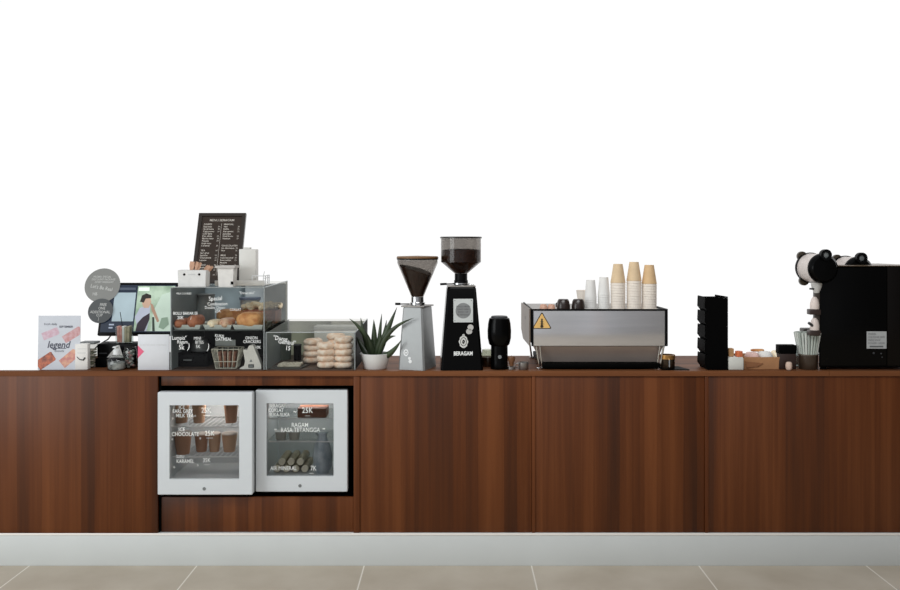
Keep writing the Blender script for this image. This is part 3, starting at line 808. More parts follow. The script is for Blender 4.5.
b = B(); b.lathe([(.0005, 0), (.024, 0), (.024, .13), (.0005, .13)], 24); b.obj('tin_body', mat('tin_dark', (72, 72, 68), .4), t)
b = B(); b.lathe([(.0005, .1303), (.0255, .1303), (.0255, .14), (.0005, .14)], 24); b.obj('tin_lid', DARKGREY, t)

# lower level of the tall case
fl = TOP + .0005 + .0045
t = thing('black_crate', 'low black crate on the floor of the tall display case', 'crate', (X(193, .2), .2, fl))
b = B(); b.box(-.098, .098, -.09, .15, 0, .06, bev=.006); b.obj('crate_body', BLACK, t)
b = B(); b.box(-.1, .1, -.092, .152, .0605, .068, bev=.003); b.obj('crate_lid', BLACKM, t)
b = B(); b.box(-.02, .02, -.0925, -.0905, .03, .036); b.obj('crate_latch', MIDGREY, t)
t = thing('grey_bowl', 'upturned grey bowl on the black crate in the tall case', 'bowl', (X(201, .2), .2, fl + .0685))
b = B(); b.lathe([(.046, 0), (.047, .002), (.045, .03), (.03, .055), (.012, .064), (.0005, .064)], 28); b.obj('bowl_body', mat('bowl_grey', (126, 128, 128), .4), t)
b = B(); b.lathe([(.0005, .0642), (.018, .0642), (.018, .07), (.0005, .07)], 20); b.obj('bowl_foot', mat('bowl_foot', (150, 150, 150), .4), t)
# wire basket
d = .085
u = U(d)
t = thing('wire_basket', 'white wire basket of brown packets on the floor of the tall case', 'basket', (X(228, d), d, fl))
w1, w0, hb = 27 * u / 2, 20 * u / 2, 19 * u
b = B()
def sq(hw, hd, z): return [(-hw, -hd, z), (hw, -hd, z), (hw, hd, z), (-hw, hd, z)]
for k in (0, .35, 1):
    p = sq(w0 + (w1 - w0) * k, .04 + .012 * k, hb * k + .002); 
    for i in range(4): b.tube([p[i], p[(i + 1) % 4]], .0022, 6)
for i in range(6):
    f = -1 + 2 * i / 5
    for s in (-1, 1): b.tube([(w0 * f, s * .04, .002), (w1 * f, s * .052, hb)], .0018, 6)
for i in range(1, 5):
    f = -1 + 2 * i / 5
    for s in (-1, 1): b.tube([(s * w0, .04 * f, .002), (s * w1, .052 * f, hb)], .0018, 6)
b.obj('basket_wires', mat('wire_pale', (186, 182, 168), .4), t)
for k, nm in enumerate(('leftmost', 'second', 'third', 'rightmost')):
    q = B(); q.box(-.0085, .0085, -.028, .028, .003, .078, bev=.003)
    o = q.obj('snack_packet', mat('packet_brown', (110, 66, 52), .5, scale=40, col2=(150, 108, 84)))
    o.location = (X(228, d) - .03 + .02 * k, d, fl + .002); o.rotation_euler = (0, .05 * (k - 1.5), 0)
    tag(o, f'{nm} brown snack packet in the white wire basket', 'packet', 'brown packets in the wire basket')
t = thing('price_card', 'blank white price card on a stalk behind the wire basket', 'card', (X(225.5, .19), .19, fl))
b = B(); b.box(-.05, .05, -.001, .001, .094, .124); b.obj('card', mat('card_grey', (196, 200, 196), .6), t)
b = B(); b.tube([(0, .003, .0), (0, .003, .1)], .002, 6); b.lathe([(.0005, 0), (.015, 0), (.012, .004), (.0005, .004)], 16); b.obj('stalk', MIDGREY, t)
# white folded bag
d = .03
u = U(d)
t = thing('paper_bag', 'white folded paper bag with a dark label in the tall case corner', 'bag', (X(251, d), d, fl))
def q_(px, py): return ((px - 251) * u, (369.8 - py) * u)
pl = [q_(239.5, 370), q_(240, 368.6), q_(244, 366.5), q_(245, 362), q_(243.2, 352), q_(243.6, 350.4), q_(247, 350.8), q_(249, 346.4), q_(252, 345.8), q_(253.4, 346.8), q_(257, 356), q_(261, 366), q_(261, 370)]
b = B(); b.prism([(x, max(z, 0)) for x, z in pl], 0, .045); b.obj('bag_body', mat('bag_white', (216, 212, 206), .7, var=.05, scale=18, bump=.3), t)
b = B(); b.prism(rect(*[q_(248.3, 0)[0], q_(253.9, 0)[0]], q_(0, 368.4)[1], q_(0, 365)[1]), -.0012, -.0004); b.obj('bag_label', DARKGREY, t)
b = B(); b.prism(rect(q_(249.2, 0)[0], q_(253, 0)[0], q_(0, 367.8)[1], q_(0, 366)[1]), -.002, -.0014); b.prism([q_(249.5, 362.5), q_(252.5, 362.5), q_(251, 360)], -.0012, -.0004); b.obj('bag_mark', MIDGREY, t)

# ---------------------------------------------------------------- donuts
def make_donut(name='donut', loc=(0, 0, 0), label='', group=None, proto=[None], tilt=0.0, s=1.0):
    if proto[0] is None:
        b = B(); n, k = 36, 14
        rings = []
        for i in range(k):
            a = 2 * PI * i / k
            ring = []
            for j in range(n):
                f = 2 * PI * j / n
                wob = 1 + .03 * math.sin(3 * f + 1) + .02 * math.sin(5 * f)
                r = (.027 + .0175 * math.cos(a)) * wob
                z = .0158 + .0158 * math.sin(a) * (1 + .06 * math.sin(2 * f + i))
                ring.append((r * math.cos(f), r * math.sin(f), z))
            rings.append(ring)
        b.loft(rings, closed=True)
        o = b.obj('donut', DOUGH, angle=60); proto[0] = o
    else:
        o = proto[0].copy(); C.objects.link(o)
    o.location = loc; o.rotation_euler = (tilt, tilt * .6, random.uniform(0, 6)); o.scale = (s, s, 1)
    return tag(o, label, 'donut', group)
GD = 'sugared donuts stacked in the lower case'
flc = TOP + .0005 + .0045
for (px, d, n, s, nm) in ((326.3, .075, 4, 1.0, 'front left'), (343.6, .075, 5, 1.03, 'front right'), (313.0, .25, 4, 1.1, 'back left'), (336, .22, 5, 1.05, 'back right')):
    for k in range(n):
        w_ = 'topmost' if k == n - 1 else ('bottom' if k == 0 else ordinal(k) + ' from the bottom')
        make_donut(loc=(X(px, d) + random.uniform(-.003, .003), d + random.uniform(-.003, .003), flc + .0005 + k * .0305), label=f'sugared donut, {w_} of the {nm} stack in the lower case', group=GD, tilt=random.uniform(-.05, .05) if k else 0.0, s=s)
d = .06
t = thing('slate_board', 'dark slate board with grey crackers on the left of the lower case floor', 'board', (X(288, d), d, flc))
b = B(); b.loft([[(-.083, -.035, 0), (.066, -.035, 0), (.09, .11, 0), (-.06, .11, 0)], [(-.083, -.035, .006), (.066, -.035, .006), (.09, .11, .006), (-.06, .11, .006)]]); b.obj('board', mat('slate', (62, 60, 56), .5), t)
t = thing('cracker_slab', 'grey seeded cracker slab on the dark slate board', 'cracker', (X(289, d), d, flc + .0065))
b = B(); b.box(-.055, .055, -.012, .09, 0, .012, bev=.004); b.obj('cracker_base', mat('cracker', (150, 142, 128), .8, scale=60, bump=1, col2=(186, 178, 162)), t)
b = B()
rnd = random.Random(11)
for i in range(60): b.sphere((rnd.uniform(-.05, .05), rnd.uniform(-.009, .085), .0125), .004, .003, .0022, u=6, v=4)
b.obj('seeds', mat('seeds', (204, 198, 182), .8), t)
t = thing('white_box', 'long white carton at the back of the lower case above the donuts', 'box', (X(338, .46), .46, flc))
b = B(); b.box(-.118, .118, -.05, .05, 0, .148, bev=.003); b.obj('carton', mat('carton_white', (226, 226, 220), .6), t)
b = B(); b.box(-.12, .12, -.052, .052, .1485, .17, bev=.003); b.obj('carton_lid', mat('carton_lid', (176, 178, 172), .6), t)
t = thing('green_canister', 'dark grey-green canister at the back left of the lower case', 'canister', (X(279, .4), .4, flc))
b = B(); b.lathe([(.0005, 0), (.062, 0), (.064, .13), (.0005, .13)], 32); b.obj('canister_body', mat('canister_green', (72, 80, 74), .4), t)
b = B(); b.lathe([(.0005, .1305), (.066, .1305), (.066, .145), (.0005, .147)], 32); b.obj('canister_lid', mat('canister_green_lid', (90, 96, 90), .4), t)
t = thing('black_tin', 'small black tin behind the slate board in the lower case', 'tin', (X(297.5, .36), .36, flc))
b = B(); b.lathe([(.0005, 0), (.02, 0), (.02, .075), (.0005, .075)], 24); b.obj('tin_body', BLACK, t)
b = B(); b.lathe([(.0005, .0753), (.0215, .0753), (.0215, .083), (.0005, .083)], 24); b.obj('tin_lid', DARKGREY, t)

# ================================================================ things on top of the tall case
ztop = TOP + .0005 + uh
def top_at(d): return ztop + .008 * (d - d0) / dep + .0012
# menu board
d = .27
tl = math.radians(22)
u = U(d)
Rz = 0.0
t = thing('menu_board', 'black framed menu board leaning back on top of the tall display case', 'menu board', (X(215, d), d, top_at(d) + .0072), (-tl, 0, 0))
w, h = 48.5 * u, (Z(213, d + .155) - top_at(d) - .0072) / math.cos(tl)
hw = w / 2; fr = .018
b = B(); O, I = rect(-hw, hw, 0, h), rect(-hw + fr, hw - fr, fr, h - fr)
b.loft([[(x, 0, z) for x, z in I], [(x, 0, z) for x, z in O], [(x, .018, z) for x, z in O], [(x, .018, z) for x, z in I]], closed=True)
b.obj('frame', mat('board_frame', (44, 36, 28), .25, spec=.6), t)
b = B(); b.box(-hw + fr + .0003, hw - fr - .0003, .006, .012, fr + .0003, h - fr - .0003); b.obj('board', mat('board_glare_brown', (50, 38, 28), .25, spec=.5, var=.1), t)  # light's glare put into the black board's colour as a brown base
b = B()
lh_ = .0108
b.text('MENU BERAGAM', 0.0, h - fr - .022, .017, y=.005, bold=.01)
left = ['COFFEE', 'Espresso', 'Americano', 'Cappuccino', 'Cafe latte', 'Flat white', 'Mocha latte', 'Piccolo', 'Kopi susu', 'Caramel', '', 'TEA', 'Earl grey', 'Jasmine', 'Chamomile', 'Lemon', '', 'FOOD', 'Sandwich', 'Toast', 'Cookies', 'Donat']
right = ['MANUAL', 'V60', 'Kalita', 'Aeropress', 'Japanese', 'Cold brew', 'Vietnam', '', '', 'CHOCOLATE', 'Ice chocolate', 'Hot', '', 'MILK', 'Susu karamel', 'Susu coklat', 'Matcha', 'Taro', 'Red velvet', 'Vanilla', 'Soda', '']
zz = h - fr - .045
kk = (zz - fr - .012) / 22
for i, s in enumerate(left):
    if s: b.text(s, -hw + fr + .012, zz - i * kk, .0125, y=.005, align='LEFT', bold=.012)
    if s and i % 4: b.text('20', -.012, zz - i * kk, .0105, y=.005, bold=.0)
for i, s in enumerate(right):
    if s: b.text(s, .012, zz - i * kk, .0125, y=.005, align='LEFT', bold=.012)
    if s and i % 4: b.text('25', hw - fr - .014, zz - i * kk, .0105, y=.005, bold=.0)
b.box(-.0008, .0003, .005, .0055, fr + .02, h - fr - .04)
b.obj('lettering', mat('menu_lettering', (206, 198, 188), .7), t)
b = B(); b.tube([(0, .019, h * .62), (0, .02 + math.sin(tl) * h * .0 + .001, .004)], .004, 6)
b.bm.clear()
e = Vector((0, .019, h * .55))
b.prism([(-.02, h * .1), (.02, h * .1), (.012, h * .55), (-.012, h * .55)], .0185, .0225); b.obj('back_strut', BLACKM, t)
# cutlery box
d = .07
u = U(d)
t = thing('cutlery_box', 'small white box of wooden cutlery on the left of the tall case top', 'box', (X(194, d), d, top_at(d)))
w, h = 27 * u, 16.5 * u
hw = w / 2
b = B()
def bx(k, z): return [(-hw - k, -.035 - k, z), (hw + k, -.035 - k, z), (hw + k, .035 + k, z), (-hw - k, .035 + k, z)]
b.loft([bx(0, 0), bx(.002, h), bx(0, h), bx(-.003, .003)]); b.obj('box_body', mat('box_white', (216, 216, 214), .5), t)
for s in (-1, 1):
    b = B(); b.disc(s * hw * .55, h * .74, .0055, -.0385, -.0365, 16); b.obj('grip_hole', BLACKM, t)
b = B(); b.text('SENDOK', 0, h * .74, .009, y=-.0375); b.obj('lettering', CHALKDIM, t)
rnd = random.Random(4)
WOODCUT = mat('birch_wood', (200, 160, 132), .6, scale=30, col2=(178, 132, 106), stretch=(1, 1, .1))
for i in range(9):
    q = B(); L = .10
    q.loft([[(-.005, -.001, 0), (.005, -.001, 0), (.005, .001, 0), (-.005, .001, 0)], [(-.004, -.001, L * .6), (.004, -.001, L * .6), (.004, .001, L * .6), (-.004, .001, L * .6)], [(-.0075, -.001, L * .8), (.0075, -.001, L * .8), (.0075, .001, L * .8), (-.0075, .001, L * .8)], [(-.005, -.001, L), (.005, -.001, L), (.005, .001, L), (-.005, .001, L)]])
    o = q.obj('wooden_spoon', WOODCUT)
    f = -1 + 2 * i / 8
    o.location = (X(194, d) + f * .018, d + rnd.uniform(-.02, .02), top_at(d) + .022)
    o.rotation_euler = (rnd.uniform(-.12, .12), .62 + .1 * f if i > 4 else .35 + .3 * f, rnd.uniform(-.1, .1))
    tag(o, 'pale wooden spoon standing in the small white box on the tall case', 'spoon', 'wooden spoons in the white box')
# square cup
d = .06
u = U(d)
t = thing('square_cup', 'white square paper cup on the case top before the menu board', 'cup', (X(227.5, d), d, top_at(d)))
h = 21 * u
def sqr(hw, z): return [(-hw, -hw, z), (hw, -hw, z), (hw, hw, z), (-hw, hw, z)]
b = B(); b.loft([sqr(7.0 * u, 0), sqr(8.0 * u, h - .012), sqr(8.0 * u, h - .0115)]); b.obj('cup_body', mat('cup_white_sq', (216, 214, 210), .6), t)
b = B(); b.loft([sqr(9.6 * u, h - .0110), sqr(9.9 * u, h), sqr(9.2 * u, h), sqr(8.6 * u, h - .010)]); b.obj('cup_rim', mat('cup_rim', (190, 186, 182), .6), t)
b = B(); b.prism([(-.008, .012), (.004, .012), (.004, .026), (-.008, .026)], 0, .003); o = b.obj('black_mark', BLACKM, t); o.location = (8.3 * u, -7.2 * u - .004, .0)
o.location = (8.2 * u - .006, -7.6 * u - .003, 0)
# white carton
d = .175
u = U(d)
t = thing('napkin_carton', 'tall white carton standing at the right of the tall case top', 'carton', (X(249.2, d), d, top_at(d) + .0052))
h = 35 * u
b = B(); b.box(-8.8 * u, 8.0 * u, -.03, .03, 0, h, bev=.004); b.obj('carton_body', mat('carton_pale', (214, 212, 206), .5, var=.02), t)
b = B(); b.box(-5.2 * u, 1.6 * u, -.018, .018, h + .0003, h + .009, bev=.003); b.obj('carton_cap', mat('carton_cap', (206, 204, 198), .5), t)
# tray with rail
d = .19
t = thing('railed_tray', 'low white serving tray with a rail under the tall white carton', 'tray', (X(244, d), d, top_at(d) - .0004))
b = B(); b.box(X(219, d) - X(244, d), X(268, d) - X(244, d), -.075, .07, 0, .004, bev=.0015)
b.box(X(219, d) - X(244, d), X(268, d) - X(244, d), -.079, -.0752, 0, .026, bev=.0015); b.obj('tray_plate', mat('tray_pale', (196, 194, 188), .5), t)
xr = X(268, d) - X(244, d) - .008
b = B()
for y in (-.07, -.02, .03, .065): b.tube([(xr, y, .004), (xr, y, .05)], .0025, 6)
b.tube([(xr, -.07, .048), (xr, .065, .048)], .0025, 6); b.tube([(xr, -.07, .036), (xr, .065, .036)], .002, 6)
b.tube([(xr - .055, -.07, .048), (xr, -.07, .048)], .0025, 6); b.tube([(xr, -.07, .048), (xr + .006, -.07, .07)], .0022, 6); b.tube([(xr - .055, -.07, .004), (xr - .055, -.07, .048)], .0025, 6)
b.obj('rail', WHITE, t)
b = B(); b.lathe([(.0005, .0045), (.022, .0045), (.028, .016), (.026, .016), (.020, .0065), (.0005, .006)], 24, Matrix.Translation((.066, -.046, 0)) @ Matrix.Diagonal((.8, .8, 1, 1))); b.obj('dish', mat('dish_cream', (206, 196, 180), .4), t)

# ================================================================ plant
d = .085
u = U(d)
pl = thing('potted_plant', 'spiky dark green aloe in a round white pot beside the lower case', 'plant', (X(375.3, d), d, TOP + .0005))
b = B(); b.lathe([(.0005, 0), (.052, 0), (.056, .004), (.073, .070), (.0745, .071), (.0745, .075), (.070, .075), (.068, .06), (.0005, .058)], 40); b.obj('pot', mat('white_pot', (222, 222, 220), .35, var=.015), pl)
b = B(); b.lathe([(.0005, .0585), (.0672, .0605), (.0672, .062), (.0005, .066)], 28); b.noise(.0015, 2); b.obj('soil', SOIL, pl)
def leaf(base, mid, tip, wpx, dd):
    def P(p, k): return Vector((X(p[0], d) - X(375.3, d), dd * k, Z(p[1], d) - TOP - .0005))
    a, m_, t_ = P(base, .15), P(mid, .6), P(tip, 1.0)
    n = 14; rings = []
    for i in range(n + 1):
        f = i / n
        p = a * (1 - f) ** 2 + (m_ * 2 - (a + t_) / 2) * 2 * f * (1 - f) + t_ * f * f
        tg = ((m_ * 2 - (a + t_) / 2 - a) * (1 - f) + (t_ - (m_ * 2 - (a + t_) / 2)) * f).normalized()
        side = tg.cross(Vector((0, -1, 0)));
        side = side.normalized() if side.length > 1e-3 else Vector((1, 0, 0))
        nrm = side.cross(tg).normalized()
        w = 1.12 * wpx * u / 2 * (min(1, .75 + f * 1.2)) * (1 - f ** 2.2) + .0005
        th = w * .35
        rings.append([p + side * (w * math.cos(q)) + nrm * (th * math.sin(q) - (.5 * w * (math.cos(q) ** 2))) for q in [2 * PI * j / 10 for j in range(10)]])
    b = B(); b.loft(rings); b.obj('leaf', LEAF, pl, angle=60)
for L in (((371, 356.5), (366, 336), (350, 318), 6.5, -.03), ((374, 356), (374, 338), (373.6, 319.5), 6.5, .01), ((378, 354), (379.4, 334), (381.3, 314), 4.0, .03),
          ((376.5, 356), (385, 336), (397.2, 307), 7.5, -.01), ((379, 357), (390, 332), (415, 316.5), 5.0, -.08), ((377, 357), (384, 341), (396.5, 335), 6.0, -.045),
          ((380, 357), (391, 352), (402.5, 338), 6.0, -.08), ((369, 357), (362, 347), (356, 337), 7.0, .03), ((371, 356), (364, 336), (360, 318), 5.5, .03),
          ((379, 355), (383, 338), (386, 320.5), 4.5, .04), ((373, 356.5), (371, 344), (366, 330), 6.0, -.05), ((376, 356.5), (379, 345), (383, 334), 6.5, -.04), ((383, 357), (390, 354), (396, 349), 5, -.04)):
    leaf(*L)
b = B()
rnd = random.Random(21)
for k in range(6): b.sphere((-.07 + rnd.uniform(-.008, .008), .03 + rnd.uniform(-.01, .01), .085 + rnd.uniform(-.012, .012)), .009, u=8, v=6)
b.bm.free()

# ================================================================ grinders
def rounded(hx, hy, z, c, y0=0.0):
    return [(hx, -hy + c + y0, z), (hx, hy - c + y0, z), (hx - c, hy + y0, z), (-hx + c, hy + y0, z), (-hx, hy - c + y0, z), (-hx, -hy + c + y0, z), (-hx + c, -hy + y0, z), (hx - c, -hy + y0, z)]
d = .105
u = U(d)
g1 = thing('coffee_grinder', 'silver coffee grinder with a cone hopper and wooden lid beside the plant', 'coffee grinder', (X(417.5, d), d, TOP + .0005), math.radians(-19))
zz = lambda py: (Z(py, d) - TOP - .0005)
hz = zz(306.5)
b = B(); b.loft([rounded(.068, .0845, 0, .008), rounded(.0675, .084, .01, .008), rounded(.051, .068, hz - .006, .008), rounded(.048, .066, hz, .008)]); b.obj('body', SILVER, g1)
b = B(); b.box(-.06, .06, -.068, .068, hz + .0005, hz + .008, bev=.003); b.obj('top_plate', STEELDULL, g1)
h2 = zz(298)
b = B(); b.lathe([(.0005, hz + .0085), (.038, hz + .0085), (.038, hz + .02), (.032, hz + .022), (.032, h2 + .006), (.0005, h2 + .006)], 28); b.obj('neck', CHROME, g1)
b = B(); b.tube([(-.03, -.03, hz + .014), (-.06, -.05, hz + .014), (-.082, -.06, hz + .015)], .0028, 8); b.tube([(-.068, -.054, hz + .0145), (-.09, -.066, hz + .015)], .006, 10); b.obj('lever', BLACK, g1)
h3, h4 = zz(263), zz(258.3)
b = B(); b.lathe([(.028, h2 + .0065), (.030, h2 + .0065), (.099, h3), (.099, h4), (.0975, h4), (.0975, h3), (.0275, h2 + .0065 + .0005)], 40, closed=True); b.obj('hopper', SMOKE, g1)
hl = h2 + (h3 - h2) * .62
rr = .029 + (.0965 - .029) * .62
hl2 = zz(268.5)
# beans: sloping top, higher on the left
b = B(); n = 36; rings = []
for f, zf in ((0, .0), (.33, .33), (.62, .62)):
    r = .027 + (.0965 - .0285) * f; rings.append([(r * math.cos(2 * PI * i / n), r * math.sin(2 * PI * i / n), h2 + .0085 + (h3 - h2) * zf) for i in range(n)])
ring = []
for i in range(n):
    c, s_ = math.cos(2 * PI * i / n), math.sin(2 * PI * i / n)
    f = .76 - .14 * c
    r = (.027 + (.0965 - .0285) * f); ring.append((r * c, r * s_, h2 + .0085 + (h3 - h2) * f))
rings.append(ring); b.loft(rings); b.obj('beans', BEANS, g1)
b = B(); b.lathe([(.0005, h4 + .0005), (.102, h4 + .0005), (.102, h4 + .006), (.098, h4 + .010), (.0005, h4 + .013)], 40); b.obj('hopper_lid', mat('lid_brown', (116, 84, 52), .5, scale=12, stretch=(.2, 2, 1)), g1)
b = B(); b.lathe([(.0995, h4 - .006), (.1015, h4 - .006), (.1015, h4), (.0995, h4)], 40, closed=True); b.obj('hopper_rim', BLACK, g1)
# embossed mark
M_ = Matrix.Translation((0, -.0835, 0)) @ Matrix.Rotation(math.radians(-6.2), 4, 'X')
def slab(px, py): return ((px - 413) * u, zz(py))
b = B()
x_, z_ = (410.5 - 416) * u, zz(351)
b.loft([[(x_ + k * .013 * math.cos(a), y, z_ + k * .017 * math.sin(a)) for a in [2 * PI * i / 24 for i in range(24)]] for k, y in ((1, 0), (1, -.0015), (.6, -.0015), (.6, 0))], closed=True)
b.disc(x_ + .018, z_ - .026, .007, -.0015, 0, 18); b.disc(x_ + .022, z_ - .041, .0085, -.0015, 0, 18); b.disc(x_, z_, .005, -.0015, 0, 14)
for v in b.bm.verts: v.co.y += -.0852 + (.017 / hz) * v.co.z
b.obj('badge', mat('badge_pale', (232, 234, 234), .5), g1)

d = .10
u = U(d)
g2 = thing('coffee_grinder', 'tall black coffee grinder with a white spec plate and round crest', 'coffee grinder', (X(461, d), d, TOP + .0005), math.radians(3))
zz = lambda py: (Z(py, d) - TOP - .0005)
hz = zz(286.5)
b = B(); b.loft([rounded(.102, .085, 0, .01), rounded(.101, .084, .012, .01), rounded(.07, .062, hz - .008, .012), rounded(.066, .058, hz, .012)]); b.obj('body', BLACKG, g2)
b = B(); b.box(-.068, .068, -.058, .058, hz + .0005, hz + .007, bev=.003); b.obj('top_plate', STEELDULL, g2)
h2 = zz(273.5)
b = B(); b.lathe([(.0005, hz + .0075), (.034, hz + .0075), (.034, hz + .03), (.031, hz + .032), (.031, h2), (.0005, h2)], 28); b.obj('neck', BLACK, g2)
b = B(); b.lathe([(.0345, hz + .012), (.044, hz + .012), (.044, hz + .018), (.0345, hz + .018)], 28, closed=True); b.box(.03, .062, -.02, .02, hz + .0075, hz + .013, bev=.002); b.obj('adjust_ring', CHROME, g2)
b = B(); b.tube([(-.04, -.02, hz + .014), (-.075, -.03, hz + .014), (-.1, -.035, hz + .013)], .0028, 8); b.tube([(-.072, -.029, hz + .014), (-.102, -.036, hz + .013)], .0055, 10); b.obj('lever', BLACKM, g2)
h3, h4 = zz(262), zz(238.5)
b = B(); b.lathe([(.031, h2 + .0005), (.0325, h2 + .0005), (.098, h3), (.098, h4), (.0965, h4), (.0965, h3 + .001), (.0305, h2 + .0015)], 40, closed=True); b.obj('hopper', SMOKE, g2)
zb_ = zz(250)
b = B(); b.lathe([(.0005, h2 + .002), (.029, h2 + .002), (.0955, h3 + .0012), (.0955, zb_), (.05, zb_ + .006), (.0005, zb_ + .004)], 36); b.obj('beans', BEANS, g2)
b = B(); b.lathe([(.0005, h4 + .0005), (.102, h4 + .0005), (.102, h4 + .007), (.098, h4 + .009), (.0005, h4 + .009)], 40); b.obj('hopper_lid', mat('lid_smoke', (40, 36, 32), .35), g2)
def on_front(b_, off):
    k = (.085 - .0625) / hz
    for v in b_.bm.verts: v.co.y = -.0855 + k * v.co.z + v.co.y + off
    return b_
xx = lambda px: (px - 461.5) * u
b = B(); b.box(xx(453.2), xx(472.4), -.0015, 0, zz(321), zz(298)); on_front(b, 0); plate = b.obj('spec_plate', mat('plate_white', (196, 200, 198), .45, var=.04), g2)
b = B(); b.disc(xx(462.9), zz(309.6), 7.6 * u, -.0004, 0, 32); on_front(b, -.0018); b.obj('plate_disc', mat('plate_grey', (128, 130, 130), .5), plate)
b = B()
for k, s in enumerate(('SINGLE ORIGIN', 'GRIND FRESH', 'EVERY CUP', 'FILTER ROAST')): b.text(s, xx(462.9), zz(305.6 + 2.7 * k), 1.5 * u / .69, y=-.0003, wx=.9)
on_front(b, -.0024); b.obj('plate_lettering', mat('plate_ink', (70, 72, 72), .6), plate)
b = B()
for px in (454.6, 471): 
    for py in (299.6, 319.4): b.disc(xx(px), zz(py), .0025, -.0006, 0, 10)
on_front(b, -.0016); b.obj('plate_screws', MIDGREY, plate)
b = B(); b.disc(xx(470), zz(326), 2.9 * u, -.0012, 0, 20); b.disc(xx(468.6), zz(330), 2.6 * u, -.0012, 0, 20, sx=1.2); on_front(b, 0); b.obj('sticker', mat('sticker_pale', (186, 184, 180), .5), g2)
b = B(); cx_, cz_ = xx(463), zz(340)
b.loft([[(cx_ + k * 4.4 * u * math.cos(a) * (1 + (.07 * math.cos(8 * a) if k == 1 else 0)), y, cz_ + k * 6.0 * u * math.sin(a)) for a in [2 * PI * i / 48 for i in range(48)]] for k, y in ((1, 0), (1, -.0014), (.72, -.0014), (.72, 0))], closed=True)
b.loft([[(cx_ + k * 2.6 * u * math.cos(a), y, cz_ + k * 3.7 * u * math.sin(a)) for a in [2 * PI * i / 24 for i in range(24)]] for k, y in ((1, 0), (1, -.0014), (.55, -.0014), (.55, 0))], closed=True)
b.disc(cx_, cz_ + 6.4 * u, 1.2 * u, -.0014, 0, 12)
b.tube([(cx_ - 1.5 * u, -.001, cz_ - 1.6 * u), (cx_ - 1.2 * u, -.001, cz_ + 1.6 * u), (cx_ + 1.2 * u, -.001, cz_ - 1.6 * u), (cx_ + 1.5 * u, -.001, cz_ + 1.6 * u)], .0012, 6)
on_front(b, 0); b.obj('crest', mat('crest_white', (206, 206, 202), .5), g2)
b = B(); b.text('BERAGAM', xx(462.7), zz(351.6), 4.0 * u / .69 * .92, y=-.0008, bold=.03, wx=.78); on_front(b, 0); b.obj('lettering', CHALK, g2)

# small black grinder / tumbler
d = .075
u = U(d)
t = thing('hand_grinder', 'small black barrel-topped grinder right of the tall black grinder', 'grinder', (X(499.3, d), d, TOP + .0005))
H_ = Z(316, d) - TOP
b = B(); b.lathe([(.0005, 0), (.042, 0), (.043, .004), (.041, .03), (.041, H_ * .44), (.0005, H_ * .44)], 32); b.obj('base', BLACKG, t)
b = B(); b.lathe([(.0005, H_ * .441), (.042, H_ * .441), (.050, H_ * .47), (.0565, H_ * .58), (.0575, H_ * .72), (.0545, H_ * .86), (.049, H_ * .955), (.045, H_ * .965), (.0005, H_ * .965)], 36); b.obj('barrel', BLACKG, t)
b = B(); b.lathe([(.0005, H_ * .966), (.0405, H_ * .966), (.0405, H_ * .985), (.036, H_), (.0005, H_)], 32); b.obj('cap', DARKGREY, t)
b = B(); b.disc(0, .062, .009, -.0435, -.0405, 20); b.obj('button', MIDGREY, t)
# jar and small items near it
d = .17
t = thing('glass_jar', 'greenish glass jar half hidden between the black grinders', 'jar', (X(488, d), d, TOP + .0005))
b = B(); b.lathe([(.0005, 0), (.034, 0), (.036, .004), (.036, .06), (.03, .07), (.03, .082), (.0285, .082), (.0285, .07), (.0345, .06), (.0345, .005), (.0005, .003)], 28); b.obj('jar_body', glass('green_jar', (196, 198, 186), 1.5, .05), t)
b = B(); b.lathe([(.0005, .004), (.033, .005), (.033, .045), (.0005, .05)], 24); b.obj('beans', BEANS, t)
d = .06
t = thing('wooden_tamper', 'small brown wooden-handled tamper beside the small black grinder', 'tamper', (X(511.5, d), d, TOP + .0005))
b = B(); b.lathe([(.0005, 0), (.019, 0), (.019, .012), (.010, .016), (.0005, .016)], 24); b.obj('tamper_base', STEELDULL, t)
b = B(); b.lathe([(.0005, .0163), (.010, .0163), (.011, .03), (.019, .048), (.017, .06), (.0005, .066)], 24); b.obj('tamper_handle', mat('tamper_wood', (112, 74, 46), .45), t)
d = .05
t = thing('steel_cup', 'small steel cup by the left foot of the espresso machine', 'cup', (X(523.5, d), d, TOP + .0005))
b = B(); b.lathe([(.0005, 0), (.022, 0), (.024, .003), (.024, .035), (.0225, .035), (.0225, .005), (.0005, .004)], 28); b.obj('cup_body', STEELDULL, t)
b = B(); b.tube([(-.023, 0, .03), (-.036, 0, .028), (-.038, 0, .015), (-.024, 0, .01)], .0025, 8); b.obj('handle', STEELDULL, t)

# ================================================================ espresso machine
d = .03
u = U(d)
xm = X(599, d)
em = thing('espresso_machine', 'wide stainless espresso machine with a yellow warning triangle, seen from its back', 'espresso machine', (xm, d, TOP + .0005))
lx = lambda px, dd=0.0: X(px, d + dd) - xm
lz = lambda py, dd=0.0: Z(py, d + dd) - TOP - .0005
xl, xr = lx(531.5), lx(667)
zt_, zb_ = lz(309), lz(346.2)
dm_ = .52
b = B(); b.box(xl + .006, xr - .006, .008, dm_, zb_ + .004, zt_ - .012, bev=.003); b.obj('body', BLACKM, em)
b = B(); b.box(xl + .0095, xr - .0095, 0.001, .0078, zb_ + .001, zt_ - .0085, bev=.0008); b.obj('back_panel', STEEL, em)
b = B(); O, I = rect(xl, xr, zb_, zt_), rect(xl + .009, xr - .009, zb_ + .0005, zt_ - .008)
b.loft([[(x, -.002, z) for x, z in I], [(x, -.002, z) for x, z in O], [(x, .0078, z) for x, z in O], [(x, .0078, z) for x, z in I]], closed=True); b.obj('panel_frame', BLACK, em)
b = B(); b.box(xl + .008, xr - .008, .01, dm_, zt_ - .0115, zt_ - .0085); b.obj('cup_tray', STEELDULL, em)
